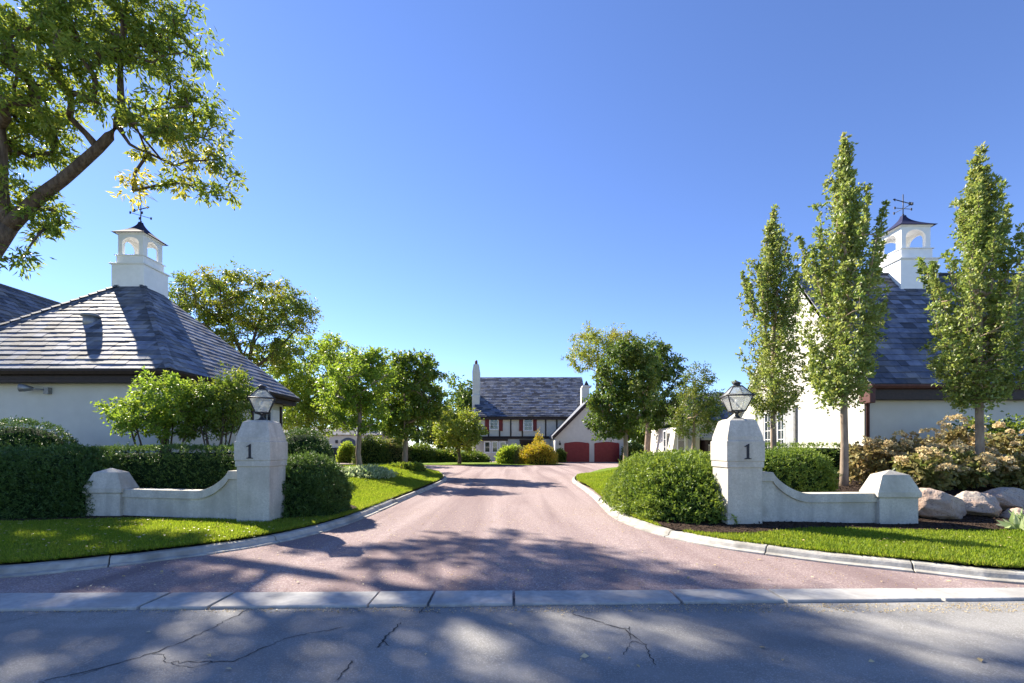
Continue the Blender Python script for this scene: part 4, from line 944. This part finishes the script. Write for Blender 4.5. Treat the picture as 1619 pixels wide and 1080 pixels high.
round_tree('locust_tree', 'feathery yellow green tree behind the right end of the main house', 945, 72, 0, [lobe(948, 548, 72, 48, 34), lobe(922, 572, 72, 26, 20), lobe(985, 556, 72, 30, 30)], 90, 1.3, 85, (.45, .16), lf_yel, .35, 9, tint=yt(.05, .3), mind=1.0, stretch=(1, 1, .6))
round_tree('autumn_tree', 'small round tree turning yellow and russet left of the main house', 726, 41, 0, [lobe(722, 672, 41, 38, 30), lobe(738, 690, 41, 28, 22), lobe(705, 690, 41, 22, 22)], 75, .72, 130, (.22, .12), lf_yel, .16, 1.2, tint=lambda c: 0.6 * max(0, min(1, (2.6 - c[2]) / 1.6)) * rng.random() + .05, mind=.45)
for i, (px, D, top, w_, lab, mt) in enumerate([(722, 74, 590, 26, 'thin grey green tree far behind the yellowing round tree', lf_maple), (741, 68, 605, 16, 'dark conifer close behind the white chimney', lf_dark), (700, 66, 640, 30, 'dark green tree behind the left lawn trees', lf_dark),
        (660, 72, 600, 46, 'far tree hidden behind the dense left lawn tree', lf_maple), (596, 70, 590, 56, 'far tree above the white outbuilding', lf_maple), (1060, 64, 640, 30, 'far tree between the two right lawn trees and low house', lf_dark), (1010, 70, 640, 34, 'far tree beyond the garage gable', lf_maple), (530, 76, 560, 60, 'far tree behind the white outbuilding', lf_dark), (430, 80, 560, 80, 'far tree behind the yellowing tree mass', lf_maple)]):
    h = (HZ - top) / 2
    round_tree('background_tree', lab, px, D, 0, [lobe(px, top + h, D, w_, h), lobe(px + w_ * .2, top + h * 1.4, D, w_ * .9, h * .6)], 55, 1.35, 80, (.5, .28), mt, .3, 3, group='trees far behind the houses', tint=yt(0, .2), mind=.8)

# columnar trees by the right building
def columnar(px, D, gz, top, wpx, label, n):
    b = at(px, HZ, D); zt = EYE + (HZ - top) / F * D; r = wpx / 2 * D / F; zb = 2.75 + (gz - .5)
    et = [0, .06, .18, .35, .5, .62, .74, .84, .92, 1]; er = [.4, .85, 1.05, 1.06, .95, .78, .56, .32, .14, .04]
    env = lambda t: r * np.interp(t, et, er)
    Cs = []
    for k in range(n):          # steep shoots, each ending in its own little spire
        t1 = rng.uniform(.06, 1) ** 1.15 * .97; L = rng.uniform(.9, 2.0); z1 = zb + (zt - zb) * t1; a = rng.uniform(0, 2 * math.pi)
        ro = env(t1) * (rng.uniform(.25, 1) ** .6) * rng.uniform(.75, 1.3); z0 = max(zb - .1, z1 - L); t0 = (z0 - zb) / (zt - zb)
        ri = min(ro * .45, env(t0)); m = max(2, int((z1 - z0) / .26))
        for q in range(m + 1):
            f = q / m; rr = ri + (ro - ri) * f ** .8; Cs.append((b.x + rr * math.cos(a), D + rr * math.sin(a), z0 + (z1 - z0) * f, .30 - .17 * f))
    for k in range(8):          # side leaders standing clear of the outline
        a = rng.uniform(0, 2 * math.pi); tt = rng.uniform(.30, .66); rr = env(tt) * rng.uniform(.7, 1.0); zz = zb + (zt - zb) * tt
        for q in range(8): Cs.append((b.x + rr * (.8 + .03 * q) * math.cos(a), D + rr * (.8 + .03 * q) * math.sin(a), zz + q * .13, .17 - .016 * q))
    for q in range(16): Cs.append((b.x + rng.normal() * .04, D + rng.normal() * .04, zt - .13 * q, .10 + .012 * q))
    Cs = np.array(Cs); rad = Cs[:, 3]; Cs = Cs[:, :3]
    path = [(b.x, D, gz - .1), (b.x + .02, D, gz + 1), (b.x, D, zb), (b.x + .03, D, (zb + zt) / 2), (b.x, D, zt - .1)]
    make_tree('columnar_tree', label, 'tree', (b.x, D, gz), [(path, [.105, .085, .075, .045, .008])], [(0, 0, 0, 1, 1, 1)], 0, .30, 46, (.085, .055), lf_horn, bark_pale, 'columnar trees by the gable building', stretch=(.85, .85, 1.1), tint=lambda c: .1 + .25 * rng.random() + .35 * max(0, (c[2] - zt + 2.2) / 2.2) * rng.random(), tip=.005, twigs=6, droop=-.15, up=.7, extra=Cs, gup=2.0, radii=rad)
_sl = sample_lobes
def sample_lobes(lobes, n, shell=0.55, mind=0.0):
    return _sl(lobes, n, shell, mind) if n else np.zeros((0, 3))
columnar(1222, 14, .45, 333, 108, 'shortest columnar tree, before the tall windows of the gable wall', 84)
columnar(1334, 11, .5, 218, 124, 'tallest columnar tree, before the gable corner beside the cupola', 96)
columnar(1548, 11, .5, 237, 148, 'wide columnar tree at the right edge over the hydrangeas', 112)

# ------------------------------------------------------------------ hedges and shrubs
hedge('yew_mound', 'dark sprawling yew mound at the left end of the hedge', (-9.9, 9.75, .1), (1.65, 1.0, 1.36), lf_yew, 60000, (.055, .018), 2.8, 'shrub', amp=.05, rough=.03, tint_top=-.3)
hedge('clipped_hedge', 'long flat topped hedge behind the left entrance wall', (-7.7, 10.5, .1), (2.1, .65, 1.41), lf_yew, 45000, (.045, .017), 6, amp=.018, rough=.014, tint_top=.2)
hedge('yew_mound', 'dark rounded yew against the white wall at the left edge', (-12.7, 11.7, .1), (1.45, 1.1, 2.1), lf_yew, 38000, (.05, .018), 2.4, 'shrub', amp=.03, rough=.02, tint_top=-.35)
hedge('yew_ball', 'rounded leafy yew just right of the left gate post', (-4.5, 9.75, .1), (.92, .82, 1.17), lf_yew, 36000, (.065, .02), 2.5, 'shrub', amp=.045, rough=.025, tint_top=.0)
hedge('clipped_yew', 'smooth dark clipped yew behind the left gate post', (-6.95, 15.2, .1), (.85, 1.2, 2.0), lf_yew, 24000, (.05, .018), 2.8, 'shrub', amp=.015, rough=.012, tint_top=-.3)
hedge('yew_hedge', 'big bright green billowing hedge left of the right gate post', (3.62, 10.4, .1), (1.25, 2.3, 1.22), lf_box, 85000, (.06, .023), 2.3, amp=.06, rough=.045, tint_top=.3)
hedge('yew_hedge', 'rounded green hedge behind the low part of the right wall', (5.85, 10.2, .25), (1.1, .8, 1.18), lf_box, 34000, (.055, .022), 3.2, amp=.05, rough=.035, tint_top=.2)
hedge('clipped_hedge', 'thin low clipped hedge at the foot of the gable wall', (9.0, 14.6, .4), (2.6, .5, 1.2), lf_box, 14000, (.06, .025), 5, amp=.02, rough=.02)

def leafy_shrub(name, label, base, lob, n, cr, per, leaf, mat, stems, tint=None, group=None, tr=.02, bm=None, **k):
    b = Vector(base); tr_l = []
    for s in range(stems):
        a = rng.uniform(0, 2 * math.pi); l = lob[s % len(lob)]
        tip = Vector((l[0] + math.cos(a) * l[3] * .4, l[1] + math.sin(a) * l[4] * .4, l[2] - l[5] * .2)); m = b.lerp(tip, .45) + Vector((math.cos(a) * .12, math.sin(a) * .12, .1))
        p0 = b + Vector((math.cos(a) * .05, math.sin(a) * .05, -.05))
        tr_l.append(([tuple(p0), tuple(m), tuple(tip)], [tr, tr * .75, tr * .4]))
    return make_tree(name, label, 'shrub', base, tr_l[:1] + [([tr_l[0][0][0]] + t[0][1:], t[1]) for t in tr_l[1:]], lob, n, cr, per, leaf, mat, bm or twig, group, tint=tint, tip=.004, crown_name='foliage', **k)
mag = at(250, HZ, 12)
leafy_shrub('open_shrub', 'light green open shrub with bent stems before the white left wall', (mag.x, 12, .1), [lobe(250, 640, 12, 62, 42), lobe(215, 655, 12, 36, 28), lobe(285, 630, 12, 44, 42), lobe(240, 672, 12, 58, 24)], 88, .30, 125, (.105, .048), lf_mag, 7, yt(0, .1), tr=.035, mind=.22)
mag2 = at(345, HZ, 12.3)
leafy_shrub('open_shrub', 'fuller green shrub between the open shrub and left lantern', (mag2.x, 12.3, .1), [lobe(350, 645, 12.4, 50, 48), lobe(380, 620, 12.5, 28, 34), lobe(320, 660, 12.3, 34, 36)], 72, .32, 140, (.10, .04), lf_maple, 7, yt(0, .3), tr=.03, mind=.2)

# hydrangeas with dried heads
def head_mesh():
    n = 64; d = unit(rng.normal(size=(n, 3))); d[:, 2] = np.abs(d[:, 2]) * .9 - .15
    return leaf_mesh('flower_head', d * .07, np.cross(d, rng.normal(size=(n, 3))) + d * .5, .05, .045, rng.random(n) * .35, petal)
heads = [head_mesh() for _ in range(4)]
def hydrangea(label, x, y, rx, rz, n_heads, tintv, n=40, zlift=0.0):
    g = float(zr(np.array([x]), np.array([y]))[0]); lob = [(x, y, g + rz * .85, rx, rx * .8, rz * .75)]
    root = leafy_shrub('hydrangea', label, (x, y, g), lob, n, .24, 60, (.13, .09), lf_hyd, 6, yt(tintv, .5), 'hydrangeas behind the right wall', tr=.012, mind=.1)
    for k in range(n_heads):
        d = unit(rng.normal(size=3)); d[2] = abs(d[2]) * .9 + .05; d[1] = -abs(d[1]) if rng.random() < .7 else d[1]; d = unit(d)
        p = np.array(lob[0][:3]) + d * np.array([rx, rx * .8, rz * .85]) * 1.22
        o = link('flower_head', heads[k % 4], root, p); s = rng.uniform(.95, 1.5); o.scale = (s, s, s * .9); o.rotation_euler = (rng.normal() * .3, rng.normal() * .3, rng.uniform(0, 6))
hyd = [(9.35, 11.9, .55, .70, 6, .45, 'russet leaved hydrangea next to the tallest columnar tree'), (10.5, 12.3, .7, .80, 12, .5, 'russet hydrangea in the back row under the gutter corner'), (11.9, 12.4, .75, .95, 22, .45, 'tallest hydrangea in the back row, crowded with tan heads'),
       (13.3, 12.4, .75, .85, 18, .35, 'back row hydrangea right of the wide columnar tree trunk'), (14.6, 12.2, .7, .8, 14, .35, 'back row hydrangea at the right edge of the photo'),
       (9.7, 10.7, .5, .50, 14, .15, 'low hydrangea with cream heads just behind the end post'), (10.6, 10.8, .55, .52, 16, .1, 'low front hydrangea with cream heads left of the wide tree'), (11.75, 10.5, .55, .48, 12, .2, 'low front hydrangea at the foot of the wide columnar tree'), (12.7, 10.7, .55, .5, 12, .15, 'low front hydrangea above the second boulder')]
for (x, y, rx, rz, nh, tv, lab) in hyd: hydrangea(lab, x, y, rx, rz, nh, tv)
leafy_shrub('leafy_shrub', 'dark leafy shrub against the gable building wall at right edge', (14.2, 13.6, .5), [(14.3, 13.6, 1.75, 1.3, .6, .75)], 48, .32, 75, (.10, .06), lf_maple, 6, yt(.05, .3), tr=.02, mind=.15)
# grey dry grass tuft beside the end post
def tuft(name, label, x, y, z, n, l, w, mat, spread=.5, cat='plant'):
    root = thing(name, label, cat, (x, y, z)); P = np.c_[x + rng.normal(size=n) * .12, y + rng.normal(size=n) * .12, np.full(n, z)]
    A = rng.normal(size=(n, 3)) * spread + np.array([0, 0, 1]); link('leaves', leaf_mesh('leaves', P, A, l, w, rng.random(n) * .3, mat), root)
tuft('dry_plant', 'dry straw coloured clump between end post and hydrangeas', 8.7, 10.3, .5, 160, .42, .018, dry_leaf)
tuft('hosta', 'pale variegated hosta at the right edge below the boulders', 8.75, 7.6, .12, 220, .30, .11, hosta_m, 1.0)
tuft('hosta', 'second variegated hosta clump at the far right edge', 9.4, 7.9, .12, 200, .30, .11, hosta_m, 1.0)

# ground cover round the left lawn trees
hedge('ground_cover', 'low white edged ground cover at the foot of the nearer left tree', (-5.75, 17.6, .38), (1.15, 1.3, .28), hosta_m, 7000, (.12, .065), 2.2, 'plant', amp=.03, tufts=False)
hedge('ground_cover', 'dark low ground cover at the foot of the dense left tree', (-5.3, 22.8, .36), (.95, 1.1, .28), lf_maple, 2500, (.14, .08), 2.2, 'plant', amp=.03, tufts=False)
hedge('ground_cover', 'low plants beside the yew at the edge of the left bed', (-6.0, 12.6, .08), (.9, .9, .5), lf_maple, 4500, (.10, .06), 2.3, 'plant', amp=.05, tufts=False)
# shrubs beyond the court
for (px, D, rx, top, lab, mt, tt) in [(548, 46, 14, 700, 'pale leaved bush beside the arched blue door', lf_mag, 0), (590, 44, 30, 688, 'tall dark bush behind the left lawn tree trunks', lf_dark, .2), (625, 45, 26, 692, 'broad dark bush between the two left trunks', lf_hyd, .2), (664, 46, 26, 702, 'low dark bush right of the dense left tree trunk', lf_dark, 0), (700, 47, 24, 712, 'low dark planting under the yellowing round tree', lf_dark, 0), (745, 47, 30, 716, 'low planting below the bay window', lf_dark, 0),
                             (1003, 46, 20, 700, 'dark bush right of the garage doors', lf_dark, 0), (1035, 44, 18, 706, 'dark bush behind the leaning trunk', lf_dark, .1), (808, 42, 22, 704, 'round green shrub left in the island before the house', lf_mag, 0), (822, 41.5, 14, 710, 'small russet shrub in the island before the porch', lf_hyd, .6), (886, 46.5, 6.5, 711, 'small dark topiary cone beside the first garage door', lf_dark, 0)]:
    c = at(px, HZ, D); r = rx * D / F; h = EYE + (HZ - top) / F * D
    hedge('garden_bush', lab, (c.x, D, 0), (r, r * .9, h), mt, 5500, (.18, .11), 2.2, 'shrub', 'bushes around the forecourt', core_s=.84, amp=.08, tufts=False, rough=.08, tint_top=tt)
c = at(851, HZ, 41); r = 30 * 41 / F
hedge('gold_conifer', 'spreading golden conifer mound in the island before the garage', (c.x, 41, 0), (r, r * .8, 1.9), lf_gold, 9000, (.16, .07), 2.1, 'shrub', amp=.10, tufts=False, rough=.09, core_s=.8)
c = at(851, HZ, 42.3)
hedge('gold_conifer', 'slim upright golden conifer behind the golden mound', (c.x, 42.3, 0), (.75, .7, 3.4), lf_gold, 6000, (.18, .08), 1.4, 'shrub', amp=.08, tufts=False, rough=.08, core_s=.7)
isl = [(-8, 39.2), (-3, 38.4), (1.0, 38.6), (4.0, 39.8), (4.9, 41.2), (3.5, 43.5), (-4, 47), (-12, 48), (-14, 42)]
patch('island_lawn', isl, lambda x, y: 0 * x + .05, 1.5, lawn_m, 0, 'small lawn island in front of the main house')

# ------------------------------------------------------------------ boulders
def boulder(label, c, rad, seed):
    import bmesh
    bm = bmesh.new(); bmesh.ops.create_icosphere(bm, subdivisions=5, radius=1.0); g = np.random.default_rng(seed)
    pl = [(unit(g.normal(size=3)), g.uniform(.60, .86)) for _ in range(13)]
    for v in bm.verts:
        p = np.array(v.co)
        for n_, d_ in pl:
            e = p @ n_ - d_
            if e > 0: p = p - n_ * e * .96
        p = p * (1.12 + .025 * math.sin(p[0] * 9 + seed) * math.cos(p[1] * 8) + .018 * math.sin(p[2] * 14 + p[0] * 7) + .05 * (mnoise.noise(Vector(p * 4 + seed)) + .5 * mnoise.noise(Vector(p * 11 + seed))))
        v.co = Vector(p * np.array(rad))
    me = bpy.data.meshes.new('boulder'); bm.to_mesh(me); bm.free(); me.polygons.foreach_set('use_smooth', np.ones(len(me.polygons), bool))
    o = link('boulder', me, None, c, boulder_m); props(o, label, 'boulder', 'boulders beside the right wall')
boulder('largest pinkish boulder touching the right end post', (8.22, 8.9, .38), (.50, .40, .36), 3)
boulder('second rounded tan boulder right of the largest one', (9.05, 9.0, .36), (.42, .38, .33), 11)
boulder('pink boulder at the right edge of the photo', (10.05, 9.3, .40), (.50, .40, .27), 23)
boulder('small grey boulder low at the right edge', (9.55, 8.65, .2), (.28, .22, .16), 31)
